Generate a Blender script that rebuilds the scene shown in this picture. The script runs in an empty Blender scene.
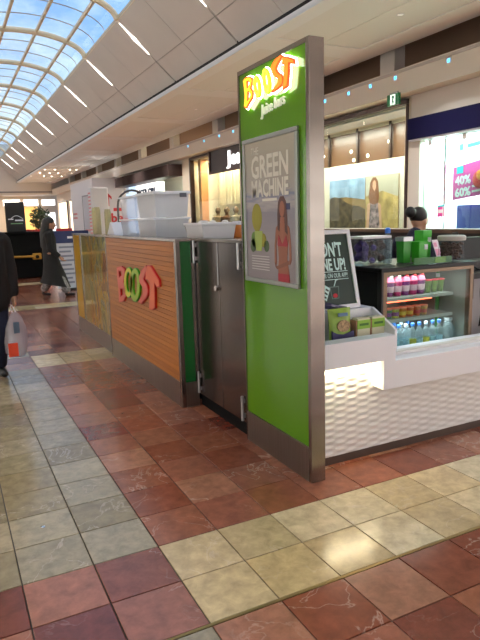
import bpy, bmesh, math, random
from mathutils import Vector, Matrix
random.seed(7)
C = bpy.context.scene.collection
SC = bpy.context.scene

# ---------------------------------------------------------------- camera
def make_camera():
    yaw, pitch, roll = .46269, -.173254, -.028971
    fw = Vector((math.sin(yaw)*math.cos(pitch), math.cos(yaw)*math.cos(pitch), math.sin(pitch)))
    r0 = Vector((math.cos(yaw), -math.sin(yaw), 0)); u0 = r0.cross(fw)
    rt = r0*math.cos(roll) + u0*math.sin(roll)
    up = u0*math.cos(roll) - r0*math.sin(roll)
    cd = bpy.data.cameras.new('camera'); cam = bpy.data.objects.new('camera', cd); C.objects.link(cam)
    cd.sensor_fit = 'VERTICAL'; cd.sensor_height = 24; cd.lens = 581.23/640*24
    cd.clip_start = .05; cd.clip_end = 300
    m = Matrix((rt, up, -fw)).transposed().to_4x4(); m.translation = (0, 0, 1.5)
    cam.matrix_world = m
    SC.camera = cam
make_camera()

# ---------------------------------------------------------------- sky, exposure
SC.view_settings.view_transform = 'Standard'; SC.view_settings.look = 'None'
SC.view_settings.gamma = 1; SC.view_settings.use_curve_mapping = False
SC.view_settings.exposure = 0.42
SC.cycles.use_denoising = True
SC.cycles.max_bounces = 7; SC.cycles.transparent_max_bounces = 14
SC.cycles.caustics_reflective = False; SC.cycles.caustics_refractive = False
SC.cycles.sample_clamp_indirect = 6
def make_world():
    w = bpy.data.worlds.new('sky'); SC.world = w; w.use_nodes = True
    nt = w.node_tree; N = nt.nodes; L = nt.links; N.clear()
    out = N.new('ShaderNodeOutputWorld'); bg = N.new('ShaderNodeBackground')
    tc = N.new('ShaderNodeTexCoord'); mp = N.new('ShaderNodeMapping'); mp.inputs['Scale'].default_value = (1.2, 1.2, 3)
    nz = N.new('ShaderNodeTexNoise'); nz.inputs['Scale'].default_value = 3.2; nz.inputs['Detail'].default_value = 6; nz.inputs['Roughness'].default_value = .6
    rp = N.new('ShaderNodeValToRGB')
    rp.color_ramp.elements[0].position = .38; rp.color_ramp.elements[0].color = (.30, .50, .86, 1)
    rp.color_ramp.elements[1].position = .60; rp.color_ramp.elements[1].color = (.86, .95, 1.0, 1)
    L.new(tc.outputs['Generated'], mp.inputs[0]); L.new(mp.outputs[0], nz.inputs['Vector']); L.new(nz.outputs[0], rp.inputs[0])
    L.new(rp.outputs[0], bg.inputs[0]); bg.inputs[1].default_value = 1.1
    L.new(bg.outputs[0], out.inputs[0])
make_world()

# ---------------------------------------------------------------- materials
def lin(c):
    f = lambda v: (v/255/12.92) if v/255 <= .04045 else ((v/255+.055)/1.055)**2.4
    return (f(c[0]), f(c[1]), f(c[2]), 1)
MATS = {}
def pm(name, col, rough=.5, metal=0, emit=0, ecol=None, spec=.5, noise=0, nscale=20, stretch=(1,1,1), coat=0, alpha=1, trans=0):
    if name in MATS: return MATS[name]
    m = bpy.data.materials.new(name); m.use_nodes = True
    N = m.node_tree.nodes; L = m.node_tree.links; b = N['Principled BSDF']
    c = lin(col)
    b.inputs['Base Color'].default_value = c; b.inputs['Roughness'].default_value = rough
    b.inputs['Metallic'].default_value = metal; b.inputs['Specular IOR Level'].default_value = spec
    b.inputs['Coat Weight'].default_value = coat; b.inputs['Alpha'].default_value = alpha
    b.inputs['Transmission Weight'].default_value = trans
    if emit:
        b.inputs['Emission Color'].default_value = lin(ecol or col); b.inputs['Emission Strength'].default_value = emit
    if noise:
        g = N.new('ShaderNodeNewGeometry'); mp = N.new('ShaderNodeMapping'); mp.inputs['Scale'].default_value = stretch
        nz = N.new('ShaderNodeTexNoise'); nz.inputs['Scale'].default_value = nscale; nz.inputs['Detail'].default_value = 4
        mx = N.new('ShaderNodeMixRGB'); mx.blend_type = 'MULTIPLY'; mx.inputs[0].default_value = 1
        mr = N.new('ShaderNodeMapRange'); mr.inputs['From Min'].default_value = .3; mr.inputs['From Max'].default_value = .7
        mr.inputs['To Min'].default_value = 1-noise; mr.inputs['To Max'].default_value = 1+noise*.4
        L.new(g.outputs['Position'], mp.inputs[0]); L.new(mp.outputs[0], nz.inputs['Vector']); L.new(nz.outputs[0], mr.inputs[0])
        mx.inputs[1].default_value = c; L.new(mr.outputs[0], mx.inputs[2]); L.new(mx.outputs[0], b.inputs['Base Color'])
    MATS[name] = m; return m
def glass(name, tint=(235,245,242), fac=.06, rough=.02, film=None, filmfac=0):
    if name in MATS: return MATS[name]
    m = bpy.data.materials.new(name); m.use_nodes = True; nt = m.node_tree; N = nt.nodes; L = nt.links; N.clear()
    o = N.new('ShaderNodeOutputMaterial'); t = N.new('ShaderNodeBsdfTransparent'); t.inputs[0].default_value = lin(tint)
    g = N.new('ShaderNodeBsdfGlossy'); g.inputs['Roughness'].default_value = rough; g.inputs[0].default_value = (1,1,1,1)
    lw = N.new('ShaderNodeLayerWeight'); pw = N.new('ShaderNodeMath'); pw.operation = 'POWER'; pw.inputs[1].default_value = 5; L.new(lw.outputs['Facing'], pw.inputs[0])
    fr = N.new('ShaderNodeMath'); fr.operation = 'MULTIPLY_ADD'; fr.inputs[1].default_value = .4; fr.inputs[2].default_value = fac*.25; L.new(pw.outputs[0], fr.inputs[0])
    mx = N.new('ShaderNodeMixShader'); L.new(fr.outputs[0], mx.inputs[0]); L.new(t.outputs[0], mx.inputs[1]); L.new(g.outputs[0], mx.inputs[2])
    last = mx
    if film:
        d = N.new('ShaderNodeBsdfDiffuse'); d.inputs[0].default_value = lin(film)
        m2 = N.new('ShaderNodeMixShader'); m2.inputs[0].default_value = filmfac
        L.new(mx.outputs[0], m2.inputs[1]); L.new(d.outputs[0], m2.inputs[2]); last = m2
    L.new(last.outputs[0], o.inputs[0]); MATS[name] = m; return m
def lamp(name, col, strength):
    return pm(name, (0,0,0) if False else col, .6, emit=strength, ecol=col)

def stone_material(name, use_attr):
    m = bpy.data.materials.new(name); m.use_nodes = True
    N = m.node_tree.nodes; L = m.node_tree.links; b = N['Principled BSDF']
    g = N.new('ShaderNodeNewGeometry'); oi = N.new('ShaderNodeObjectInfo')
    add = N.new('ShaderNodeVectorMath'); add.operation = 'MULTIPLY_ADD'
    cmb = N.new('ShaderNodeCombineXYZ')
    L.new(oi.outputs['Random'], cmb.inputs[0]); L.new(oi.outputs['Random'], cmb.inputs[2])
    L.new(cmb.outputs[0], add.inputs[0]); add.inputs[1].default_value = (37, 23, 61); L.new(g.outputs['Position'], add.inputs[2])
    n1 = N.new('ShaderNodeTexNoise'); n1.inputs['Scale'].default_value = 14; n1.inputs['Detail'].default_value = 10; n1.inputs['Roughness'].default_value = .65; n1.inputs['Distortion'].default_value = .3
    n2 = N.new('ShaderNodeTexNoise'); n2.inputs['Scale'].default_value = 4.2; n2.inputs['Detail'].default_value = 6; n2.inputs['Distortion'].default_value = .7
    n3 = N.new('ShaderNodeTexNoise'); n3.inputs['Scale'].default_value = 1.4; n3.inputs['Detail'].default_value = 2
    for n in (n1, n2, n3): L.new(add.outputs[0], n.inputs['Vector'])
    mr = N.new('ShaderNodeMapRange'); mr.inputs['From Min'].default_value = .3; mr.inputs['From Max'].default_value = .72; mr.inputs['To Min'].default_value = .66; mr.inputs['To Max'].default_value = 1.2
    L.new(n1.outputs[0], mr.inputs[0])
    if use_attr:
        a = N.new('ShaderNodeAttribute'); a.attribute_name = 'tilecol'; colour = a.outputs['Color']
    else: colour = oi.outputs['Color']
    mul = N.new('ShaderNodeMixRGB'); mul.blend_type = 'MULTIPLY'; mul.inputs[0].default_value = 1
    L.new(colour, mul.inputs[1]); L.new(mr.outputs[0], mul.inputs[2])
    # thin pale veins
    sub = N.new('ShaderNodeMath'); sub.operation = 'SUBTRACT'; sub.inputs[1].default_value = .5; L.new(n2.outputs[0], sub.inputs[0])
    ab = N.new('ShaderNodeMath'); ab.operation = 'ABSOLUTE'; L.new(sub.outputs[0], ab.inputs[0])
    v = N.new('ShaderNodeMapRange'); v.inputs['From Min'].default_value = 0; v.inputs['From Max'].default_value = .012; v.inputs['To Min'].default_value = 1; v.inputs['To Max'].default_value = 0
    L.new(ab.outputs[0], v.inputs[0])
    v2 = N.new('ShaderNodeMapRange'); v2.inputs['From Min'].default_value = .47; v2.inputs['From Max'].default_value = .6; L.new(n3.outputs[0], v2.inputs[0])
    vm = N.new('ShaderNodeMath'); vm.operation = 'MULTIPLY'; L.new(v.outputs[0], vm.inputs[0]); L.new(v2.outputs[0], vm.inputs[1])
    vs = N.new('ShaderNodeMath'); vs.operation = 'MULTIPLY'; vs.inputs[1].default_value = .3; L.new(vm.outputs[0], vs.inputs[0])
    mx = N.new('ShaderNodeMixRGB'); mx.inputs[2].default_value = lin((214,196,182)); L.new(vs.outputs[0], mx.inputs[0]); L.new(mul.outputs[0], mx.inputs[1])
    L.new(mx.outputs[0], b.inputs['Base Color'])
    b.inputs['Roughness'].default_value = .19; b.inputs['Specular IOR Level'].default_value = .5
    MATS[name] = m; return m

STEEL = pm('brushed_steel', (152,145,138), .22, 1, noise=.2, nscale=1.6, stretch=(.5,.5,4))  # colour noise bands stand in for uneven reflections on the steel
STEEL_D = pm('brushed_steel_dull', (150,140,132), .32, 1, noise=.14, nscale=2, stretch=(40,40,1.2))
CHROME = pm('chrome', (205,205,208), .12, 1)
BLACK = pm('black_plastic', (12,11,12), .5)
BLACKM = pm('black_matt', (9,9,10), .9, spec=.15)
WHITE = pm('white_laminate', (226,224,228), .32)
WHITEP = pm('white_plaster', (216,208,198), .8)
CREAM = pm('cream_plaster', (218,206,186), .8)
CEIL = pm('ceiling_white', (240,238,235), .85)
CEILP = pm('ceiling_panel_beige', (216,210,202), .8, noise=.04, nscale=1.5)
DARKGAP = pm('dark_gap', (30,24,22), .9)
GREEN = pm('green_acrylic', (80,136,4), .16, coat=.4)
GREEN_D = pm('green_glass', (6,104,38), .12, coat=.6)
ALU = pm('satin_aluminium', (178,180,182), .35, .85)
PANE = glass('clear_glass')
PANE_G = glass('greenish_glass', (205,232,222), .08)
SKYPANE = glass('skylight_glass', (225,238,246))
ACRYL = glass('clear_acrylic', (240,244,246), fac=.02, film=(225,230,235), filmfac=.02)
BRASS = pm('brass', (150,126,82), .45, 1)
SKIN = pm('skin', (196,150,122), .55)

# ---------------------------------------------------------------- mesh helpers
ORG = {}
class MB:
    def __init__(s): s.v = []; s.f = []
    def add(s, v, f):
        n = len(s.v); s.v += [Vector(p) for p in v]; s.f += [tuple(i+n for i in q) for q in f]; return s
    def box(s, x0, x1, y0, y1, z0, z1):
        return s.add([(x0,y0,z0),(x1,y0,z0),(x1,y1,z0),(x0,y1,z0),(x0,y0,z1),(x1,y0,z1),(x1,y1,z1),(x0,y1,z1)],
            [(3,2,1,0),(4,5,6,7),(0,1,5,4),(1,2,6,5),(2,3,7,6),(3,0,4,7)])
    def hexa(s, p): return s.add(p, [(3,2,1,0),(4,5,6,7),(0,1,5,4),(1,2,6,5),(2,3,7,6),(3,0,4,7)])
    def cyl(s, p0, p1, r0, r1=None, n=14, cap=True):
        r1 = r0 if r1 is None else r1
        p0 = Vector(p0); p1 = Vector(p1); d = (p1-p0).normalized()
        a = d.orthogonal().normalized(); b = d.cross(a)
        v = []; f = []
        for p, r in ((p0,r0),(p1,r1)):
            for i in range(n):
                t = 2*math.pi*i/n; v.append(p + a*(r*math.cos(t)) + b*(r*math.sin(t)))
        for i in range(n): j = (i+1) % n; f.append((i,j,n+j,n+i))
        if cap: f.append(tuple(range(n-1,-1,-1))); f.append(tuple(range(n,2*n)))
        return s.add(v, f)
    def lathe(s, prof, c=(0,0,0), n=14, cap=True):
        c = Vector(c); v = []; f = []; k = len(prof)
        for r, z in prof:
            for i in range(n):
                t = 2*math.pi*i/n; v.append(c + Vector((r*math.cos(t), r*math.sin(t), z)))
        for q in range(k-1):
            for i in range(n): j = (i+1) % n; f.append((q*n+i,q*n+j,q*n+n+j,q*n+n+i))
        if cap: f.append(tuple(range(n-1,-1,-1))); f.append(tuple((k-1)*n+i for i in range(n)))
        return s.add(v, f)
    def tube(s, pts, r, n=8):
        pts = [Vector(p) for p in pts]; v = []; f = []; k = len(pts); a = None
        for q in range(k):
            d = (pts[min(q+1,k-1)]-pts[max(q-1,0)]).normalized()
            a = d.orthogonal().normalized() if a is None else (a-d*a.dot(d)).normalized()
            b = d.cross(a); rr = r[q] if isinstance(r, (list,tuple)) else r
            for i in range(n):
                t = 2*math.pi*i/n; v.append(pts[q]+a*(rr*math.cos(t))+b*(rr*math.sin(t)))
        for q in range(k-1):
            for i in range(n): j = (i+1) % n; f.append((q*n+i,q*n+j,q*n+n+j,q*n+n+i))
        f.append(tuple(range(n-1,-1,-1))); f.append(tuple((k-1)*n+i for i in range(n)))
        return s.add(v, f)
    def prism(s, poly, d0, d1, fr):
        O, R, U, Nn = fr; n = len(poly)
        v = [O+R*a+U*b+Nn*d0 for a,b in poly] + [O+R*a+U*b+Nn*d1 for a,b in poly]
        f = [tuple(range(n-1,-1,-1)), tuple(range(n,2*n))]
        for i in range(n): j = (i+1) % n; f.append((i,j,n+j,n+i))
        return s.add(v, f)
    def ball(s, c, r, n=12, m=8):
        c = Vector(c); r = r if isinstance(r, (tuple,list)) else (r,r,r); v = [c+Vector((0,0,-r[2]))]; f = []
        for q in range(1, m):
            ph = -math.pi/2+math.pi*q/m
            for i in range(n):
                t = 2*math.pi*i/n; v.append(c+Vector((r[0]*math.cos(ph)*math.cos(t), r[1]*math.cos(ph)*math.sin(t), r[2]*math.sin(ph))))
        v.append(c+Vector((0,0,r[2]))); e = len(v)-1
        for i in range(n):
            j = (i+1) % n; f.append((0,1+j,1+i)); f.append((e,e-n+i,e-n+j))
        for q in range(m-2):
            for i in range(n): j = (i+1) % n; f.append((1+q*n+i,1+q*n+j,1+q*n+n+j,1+q*n+n+i))
        return s.add(v, f)
    def build(s, name, mat, parent=None, origin=None, bevel=0, smooth=False):
        if parent is not None: o0 = ORG[parent.name]
        elif origin is not None: o0 = Vector(origin)
        else:
            lo = [min(p[k] for p in s.v) for k in range(3)]; hi = [max(p[k] for p in s.v) for k in range(3)]
            o0 = Vector(((lo[0]+hi[0])/2, (lo[1]+hi[1])/2, lo[2]))
        me = bpy.data.meshes.new(name); me.from_pydata([p-o0 for p in s.v], [], s.f)
        bm = bmesh.new(); bm.from_mesh(me); bmesh.ops.recalc_face_normals(bm, faces=bm.faces); bm.to_mesh(me); bm.free()
        me.materials.append(mat)
        if smooth:
            me.polygons.foreach_set('use_smooth', [True]*len(me.polygons))
            try: me.set_sharp_from_angle(angle=math.radians(40))
            except Exception: pass
        o = bpy.data.objects.new(name, me); C.objects.link(o)
        if parent is not None: o.parent = parent
        else: o.location = o0
        ORG[o.name] = o0
        if bevel:
            md = o.modifiers.new('bevel', 'BEVEL'); md.width = bevel; md.segments = 2; md.limit_method = 'ANGLE'
        return o
def box(name, mat, x0, x1, y0, y1, z0, z1, parent=None, bevel=0):
    return MB().box(x0,x1,y0,y1,z0,z1).build(name, mat, parent, bevel=bevel)
def thing(name, loc, label, cat, group=None):
    o = bpy.data.objects.new(name, None); C.objects.link(o); o.location = loc; o.empty_display_size = .1
    ORG[o.name] = Vector(loc); tag(o, label, cat, group); return o
def tag(o, label=None, cat=None, group=None, kind=None):
    if label: o['label'] = label
    if cat: o['category'] = cat
    if group: o['group'] = group
    if kind: o['kind'] = kind
    return o
def struct(o, label=None): o['kind'] = 'structure'; 
def copy_tree(o, loc=None, parent=None, label=None):
    c = o.copy(); C.objects.link(c); c.parent = parent
    if loc is not None: c.location = loc
    if label: c['label'] = label
    ORG[c.name] = Vector(c.location) if parent is None else ORG[parent.name]
    for ch in o.children: copy_tree(ch, None, c)
    return c
def frame(o, facing):
    R = {'-x':(0,-1,0), '-y':(1,0,0), '+x':(0,1,0)}[facing]; N = {'-x':(-1,0,0), '-y':(0,-1,0), '+x':(1,0,0)}[facing]
    return (Vector(o), Vector(R), Vector((0,0,1)), Vector(N))
def from_curve(name, cu, fr, d0, d1, mat, parent):
    ob = bpy.data.objects.new('tmp', cu); me = bpy.data.meshes.new_from_object(ob)
    bpy.data.objects.remove(ob); bpy.data.curves.remove(cu)
    O, R, U, Nn = fr; o0 = ORG[parent.name] if parent is not None else O
    for v in me.vertices:
        p = v.co.copy(); v.co = O+R*p.x+U*p.y+Nn*(d0+(d1-d0)*(.5+.5*(p.z/.01)))-o0
    me.materials.clear(); me.materials.append(mat); me.name = name
    o = bpy.data.objects.new(name, me); C.objects.link(o)
    if parent is not None: o.parent = parent
    else: o.location = O
    ORG[o.name] = o0; return o
def shape(name, loops, fr, d0, d1, mat, parent=None, offset=0):
    cu = bpy.data.curves.new('s', 'CURVE'); cu.dimensions = '2D'; cu.fill_mode = 'BOTH'; cu.extrude = .01; cu.offset = offset
    for lp in loops:
        a = sum(lp[i][0]*lp[(i+1)%len(lp)][1]-lp[(i+1)%len(lp)][0]*lp[i][1] for i in range(len(lp)))
        sp = cu.splines.new('POLY'); sp.points.add(len(lp)-1)
        for k, (x, y) in enumerate(lp): sp.points[k].co = (x, y, 0, 1)
        sp.use_cyclic_u = True
    return from_curve(name, cu, fr, d0, d1, mat, parent)
def text(name, body, fr, u, v, size, d0, d1, mat, parent=None, width=None, offset=0, shear=0, rot=0, align='LEFT', spacing=1):
    cu = bpy.data.curves.new('t', 'FONT'); cu.body = body; cu.size = size; cu.extrude = .01; cu.offset = offset; cu.shear = shear
    cu.align_x = align; cu.space_character = spacing; cu.resolution_u = 2
    O, R, U, Nn = fr; c, s = math.cos(rot), math.sin(rot)
    f2 = (O+R*u+U*v, R*c+U*s, U*c-R*s, Nn)
    if width:
        ob = bpy.data.objects.new('tmp', cu); me = bpy.data.meshes.new_from_object(ob); xs = [q.co.x for q in me.vertices]
        w = max(xs)-min(xs); bpy.data.meshes.remove(me); bpy.data.objects.remove(ob)
        k = width/w; f2 = (f2[0], f2[1]*k, f2[2], f2[3])
    return from_curve(name, cu, f2, d0, d1, mat, parent)
def area(name, loc, sx, sy, power, col=(255,244,228), rot=(0,0,0), spread=180, parent=None, shape='RECTANGLE'):
    l = bpy.data.lights.new(name, 'AREA'); l.shape = shape; l.size = sx
    if shape == 'RECTANGLE': l.size_y = sy
    l.energy = power; c = lin(col); l.color = c[:3]; l.spread = math.radians(spread)
    o = bpy.data.objects.new(name, l); C.objects.link(o); o.rotation_euler = rot
    if parent is not None: o.parent = parent; o.location = Vector(loc)-ORG[parent.name]
    else: o.location = loc
    return o
ORD = ['first','second','third','fourth','fifth','sixth','seventh','eighth','ninth','tenth','eleventh','twelfth','thirteenth','fourteenth']
TOT={
 'B':[[(-3.273,2.313),(-3.244,2.323),(-3.203,2.322),(-3.170,2.310),(-3.158,2.293),(-3.169,2.269),(-3.181,2.253),(-3.161,2.235),(-3.155,2.215),(-3.165,2.193),(-3.196,2.178),(-3.244,2.149),(-3.269,2.162),(-3.257,2.222),(-3.264,2.274)],[(-3.227,2.295),(-3.200,2.296),(-3.192,2.282),(-3.210,2.263),(-3.225,2.262)],[(-3.219,2.236),(-3.196,2.234),(-3.188,2.214),(-3.206,2.195),(-3.225,2.190)]],
 'O1':[[(-3.066,2.239),(-3.063,2.220),(-3.065,2.204),(-3.071,2.191),(-3.081,2.184),(-3.092,2.182),(-3.105,2.187),(-3.118,2.197),(-3.130,2.213),(-3.140,2.231),(-3.146,2.251),(-3.148,2.270),(-3.146,2.287),(-3.140,2.300),(-3.130,2.307),(-3.118,2.308),(-3.105,2.303),(-3.092,2.292),(-3.081,2.277),(-3.071,2.259)],[(-3.095,2.248),(-3.093,2.238),(-3.093,2.229),(-3.095,2.223),(-3.098,2.218),(-3.102,2.217),(-3.106,2.220),(-3.111,2.225),(-3.116,2.233),(-3.120,2.242),(-3.123,2.253),(-3.124,2.263),(-3.124,2.272),(-3.122,2.279),(-3.119,2.283),(-3.115,2.284),(-3.111,2.281),(-3.106,2.276),(-3.101,2.268),(-3.097,2.259)]],
 'O2':[[(-2.949,2.246),(-2.947,2.224),(-2.949,2.205),(-2.955,2.191),(-2.965,2.182),(-2.978,2.180),(-2.993,2.186),(-3.007,2.198),(-3.021,2.215),(-3.031,2.237),(-3.038,2.260),(-3.041,2.282),(-3.038,2.301),(-3.032,2.316),(-3.021,2.324),(-3.008,2.325),(-2.994,2.319),(-2.979,2.307),(-2.966,2.289),(-2.956,2.268)],[(-2.982,2.256),(-2.980,2.245),(-2.980,2.234),(-2.981,2.226),(-2.984,2.221),(-2.988,2.220),(-2.993,2.223),(-2.999,2.229),(-3.004,2.238),(-3.008,2.249),(-3.011,2.261),(-3.013,2.273),(-3.013,2.283),(-3.012,2.291),(-3.008,2.296),(-3.004,2.297),(-2.999,2.295),(-2.994,2.289),(-2.989,2.280),(-2.985,2.268)]],
 'S':[[(-2.828,2.350),(-2.841,2.349),(-2.855,2.347),(-2.869,2.346),(-2.883,2.343),(-2.896,2.340),(-2.907,2.335),(-2.917,2.330),(-2.926,2.324),(-2.934,2.317),(-2.938,2.308),(-2.938,2.299),(-2.933,2.289),(-2.926,2.281),(-2.918,2.273),(-2.909,2.265),(-2.897,2.256),(-2.884,2.249),(-2.874,2.244),(-2.868,2.240),(-2.867,2.239),(-2.866,2.237),(-2.865,2.233),(-2.866,2.228),(-2.868,2.224),(-2.870,2.220),(-2.873,2.217),(-2.877,2.215),(-2.883,2.212),(-2.891,2.209),(-2.899,2.206),(-2.907,2.203),(-2.915,2.199),(-2.925,2.196),(-2.935,2.192),(-2.945,2.189),(-2.932,2.179),(-2.919,2.180),(-2.906,2.181),(-2.893,2.183),(-2.881,2.184),(-2.869,2.185),(-2.859,2.188),(-2.849,2.190),(-2.839,2.192),(-2.830,2.196),(-2.822,2.201),(-2.817,2.207),(-2.814,2.214),(-2.812,2.222),(-2.812,2.230),(-2.817,2.240),(-2.828,2.250),(-2.841,2.258),(-2.853,2.264),(-2.861,2.269),(-2.866,2.273),(-2.871,2.277),(-2.876,2.283),(-2.880,2.287),(-2.882,2.291),(-2.882,2.294),(-2.881,2.297),(-2.877,2.302),(-2.871,2.308),(-2.863,2.313),(-2.856,2.318),(-2.849,2.322),(-2.841,2.327),(-2.832,2.331),(-2.822,2.335),(-2.813,2.340)]],
 'T':[[(-2.813,2.341),(-2.759,2.323),(-2.702,2.299),(-2.698,2.274),(-2.751,2.289),(-2.755,2.237),(-2.768,2.180),(-2.820,2.170),(-2.806,2.226),(-2.799,2.294),(-2.822,2.304)]],
}
WOOD={
 'B':[[(-5.975,1.033),(-5.789,1.060),(-5.666,1.036),(-5.668,0.978),(-5.739,0.905),(-5.672,0.852),(-5.673,0.768),(-5.780,0.701),(-5.966,0.669),(-5.956,0.817),(-5.979,0.937)],[(-5.892,0.999),(-5.801,1.010),(-5.785,0.972),(-5.881,0.941)],[(-5.872,0.817),(-5.781,0.829),(-5.775,0.775),(-5.876,0.745)]],
 'O1':[[(-5.408,0.925),(-5.425,0.878),(-5.456,0.833),(-5.498,0.796),(-5.547,0.769),(-5.598,0.756),(-5.647,0.759),(-5.688,0.776),(-5.718,0.808),(-5.731,0.849),(-5.728,0.898),(-5.709,0.947),(-5.675,0.992),(-5.631,1.029),(-5.582,1.053),(-5.531,1.064),(-5.484,1.059),(-5.446,1.041),(-5.419,1.010),(-5.406,0.970)],[(-5.493,0.922),(-5.503,0.893),(-5.518,0.865),(-5.539,0.842),(-5.561,0.826),(-5.585,0.819),(-5.606,0.822),(-5.623,0.834),(-5.634,0.854),(-5.638,0.881),(-5.635,0.911),(-5.625,0.941),(-5.608,0.969),(-5.588,0.992),(-5.565,1.007),(-5.542,1.013),(-5.521,1.010),(-5.505,0.997),(-5.494,0.978),(-5.490,0.952)]],
 'O2':[[(-5.180,0.921),(-5.197,0.871),(-5.230,0.823),(-5.274,0.783),(-5.326,0.754),(-5.381,0.740),(-5.433,0.742),(-5.478,0.760),(-5.510,0.794),(-5.525,0.839),(-5.523,0.891),(-5.502,0.944),(-5.467,0.992),(-5.420,1.032),(-5.367,1.058),(-5.313,1.069),(-5.263,1.065),(-5.221,1.045),(-5.192,1.012),(-5.178,0.970)],[(-5.274,0.919),(-5.284,0.887),(-5.300,0.857),(-5.320,0.833),(-5.343,0.816),(-5.366,0.809),(-5.388,0.812),(-5.405,0.824),(-5.417,0.846),(-5.421,0.874),(-5.418,0.906),(-5.407,0.939),(-5.391,0.969),(-5.370,0.993),(-5.347,1.009),(-5.324,1.015),(-5.303,1.012),(-5.286,0.999),(-5.275,0.978),(-5.271,0.950)]],
 'S':[[(-4.984,1.112),(-5.012,1.100),(-5.043,1.088),(-5.075,1.075),(-5.108,1.061),(-5.137,1.045),(-5.160,1.030),(-5.181,1.014),(-5.199,0.997),(-5.210,0.979),(-5.212,0.961),(-5.198,0.944),(-5.173,0.931),(-5.147,0.920),(-5.128,0.912),(-5.118,0.904),(-5.111,0.894),(-5.106,0.883),(-5.105,0.872),(-5.109,0.861),(-5.118,0.850),(-5.135,0.836),(-5.163,0.818),(-5.200,0.797),(-5.241,0.775),(-5.280,0.753),(-5.168,0.744),(-5.127,0.765),(-5.083,0.786),(-5.039,0.807),(-5.000,0.829),(-4.968,0.850),(-4.952,0.871),(-4.946,0.888),(-4.947,0.904),(-4.954,0.919),(-4.963,0.933),(-4.981,0.947),(-5.006,0.959),(-5.028,0.968),(-5.043,0.976),(-5.048,0.982),(-5.047,0.989),(-5.040,0.999),(-5.029,1.010),(-5.013,1.022),(-4.997,1.034),(-4.979,1.045),(-4.957,1.055),(-4.931,1.067),(-4.902,1.080),(-4.875,1.092)]],
 'T':[[(-4.930,1.119),(-4.842,1.119),(-4.630,1.012),(-4.622,0.956),(-4.702,0.941),(-4.750,0.971),(-4.773,0.757),(-4.860,0.727),(-4.949,0.725),(-4.889,0.959),(-4.940,0.987),(-5.018,0.980),(-4.987,1.042)]],
}
# ================================================================ STRUCTURE
XA, ZA, XB, ZB, XS = 3.74, 5.69, 5.0, 4.385, 7.6
XC = 2.2
Y0, PITCH, NB = 6.68-5*3.15, 3.15, 17
Y1 = Y0+PITCH*NB
mir = lambda x: 2*XC-x
# ---------------- floor and tiles
floor = MB().box(-8, 13, -9.2, 48, -.12, -.006).build('floor', pm('tile_grout', (40,34,30), .8)); struct(floor)
ST_O = stone_material('polished_stone', False); ST_A = stone_material('polished_stone_far', True)
TX, TY, TS = .1441, 1.8189, .3012
def tile_col(i, j):
    r = random.Random(i*7919+j*104729)
    band = (j % 15) in (0, 1)
    if (i >= 2) != band:
        c = r.choice([(134,78,56),(144,88,66),(120,64,46),(154,104,82),(128,70,50),(138,84,66),(108,52,40)])
        if i < 2: c = (c[0]*.98, c[1]*1.02, c[2]*1.06)
    elif band: c = r.choice([(200,180,144),(188,166,126),(206,192,160),(178,154,112),(202,184,148),(194,172,134)])
    else: c = r.choice([(146,133,108),(138,125,98),(150,137,112),(144,132,110),(134,119,90)])
    k = r.uniform(.93, 1.06)
    return lin(tuple(min(255, max(0, q*k)) for q in c))
g = .0028
tm = bpy.data.meshes.new('floor_tile')
h_ = TS/2-g; e_ = h_-.002
tm.from_pydata([(-h_,-h_,-.008),(h_,-h_,-.008),(h_,h_,-.008),(-h_,h_,-.008),(-h_,-h_,-.0012),(h_,-h_,-.0012),(h_,h_,-.0012),(-h_,h_,-.0012),(-e_,-e_,0),(e_,-e_,0),(e_,e_,0),(-e_,e_,0)], [],
    [(0,1,5,4),(1,2,6,5),(2,3,7,6),(3,0,4,7),(4,5,9,8),(5,6,10,9),(6,7,11,10),(7,4,8,11),(8,9,10,11)])
tm.materials.append(ST_O)
cam = SC.camera; cmi = cam.matrix_world.inverted()
bpy.context.view_layer.update(); cmi = cam.matrix_world.inverted()
def in_view(p, mg=40):
    q = cmi @ Vector(p)
    if q.z > -.2: return None
    x = 240+581.23*q.x/-q.z; y = 320-581.23*q.y/-q.z
    return -q.z if (-mg < x < 480+mg and -mg < y < 640+mg) else None
near = []; rest = []
for i in range(-12, 25):
    for j in range(-36, 142):
        cx, cy = TX+(i+.5)*TS, TY+(j+.5)*TS
        if j < 0: cy -= .014
        if cx > 7.6 or cx < -3.3: continue
        inside = 1.95 < cx < 4.7 and 3.05 < cy < 8.2
        d = None if inside else in_view((cx, cy, 0))
        (near if d is not None else rest).append((d or 0, i, j, cx, cy))
near.sort(); rest += near[290:]; near = near[:290]
for d, i, j, cx, cy in near:
    o = bpy.data.objects.new('floor_tile', tm); C.objects.link(o); o.parent = floor
    o.location = Vector((cx, cy, 0))-ORG[floor.name]; o.color = tile_col(i, j)
v = []; f = []; cols = []
for d, i, j, cx, cy in rest:
    n = len(v); v += [(cx-h_,cy-h_,0),(cx+h_,cy-h_,0),(cx+h_,cy+h_,0),(cx-h_,cy+h_,0)]; f.append((n,n+1,n+2,n+3)); cols.append(tile_col(i, j))
me = bpy.data.meshes.new('distant_floor_tiles'); me.from_pydata([Vector(p)-ORG[floor.name] for p in v], [], f)
at = me.attributes.new('tilecol', 'FLOAT_COLOR', 'FACE')
for k, c in enumerate(cols): at.data[k].color = c
me.materials.append(ST_A)
o = bpy.data.objects.new('distant_floor_tiles', me); C.objects.link(o); o.parent = floor; o['kind'] = 'stuff'
o = box('brass_strip', BRASS, -3.2, 7.6, TY-.0145, TY-.0005, -.006, .0005, floor)
st = MB().lathe([(.012,0),(.012,.002),(.006,.003)], (0.294, 2.875, 0), 12).build('floor_stud', CHROME)
tag(st, 'tiny metal stud set in a beige floor tile at the lower left', 'floor stud')

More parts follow.
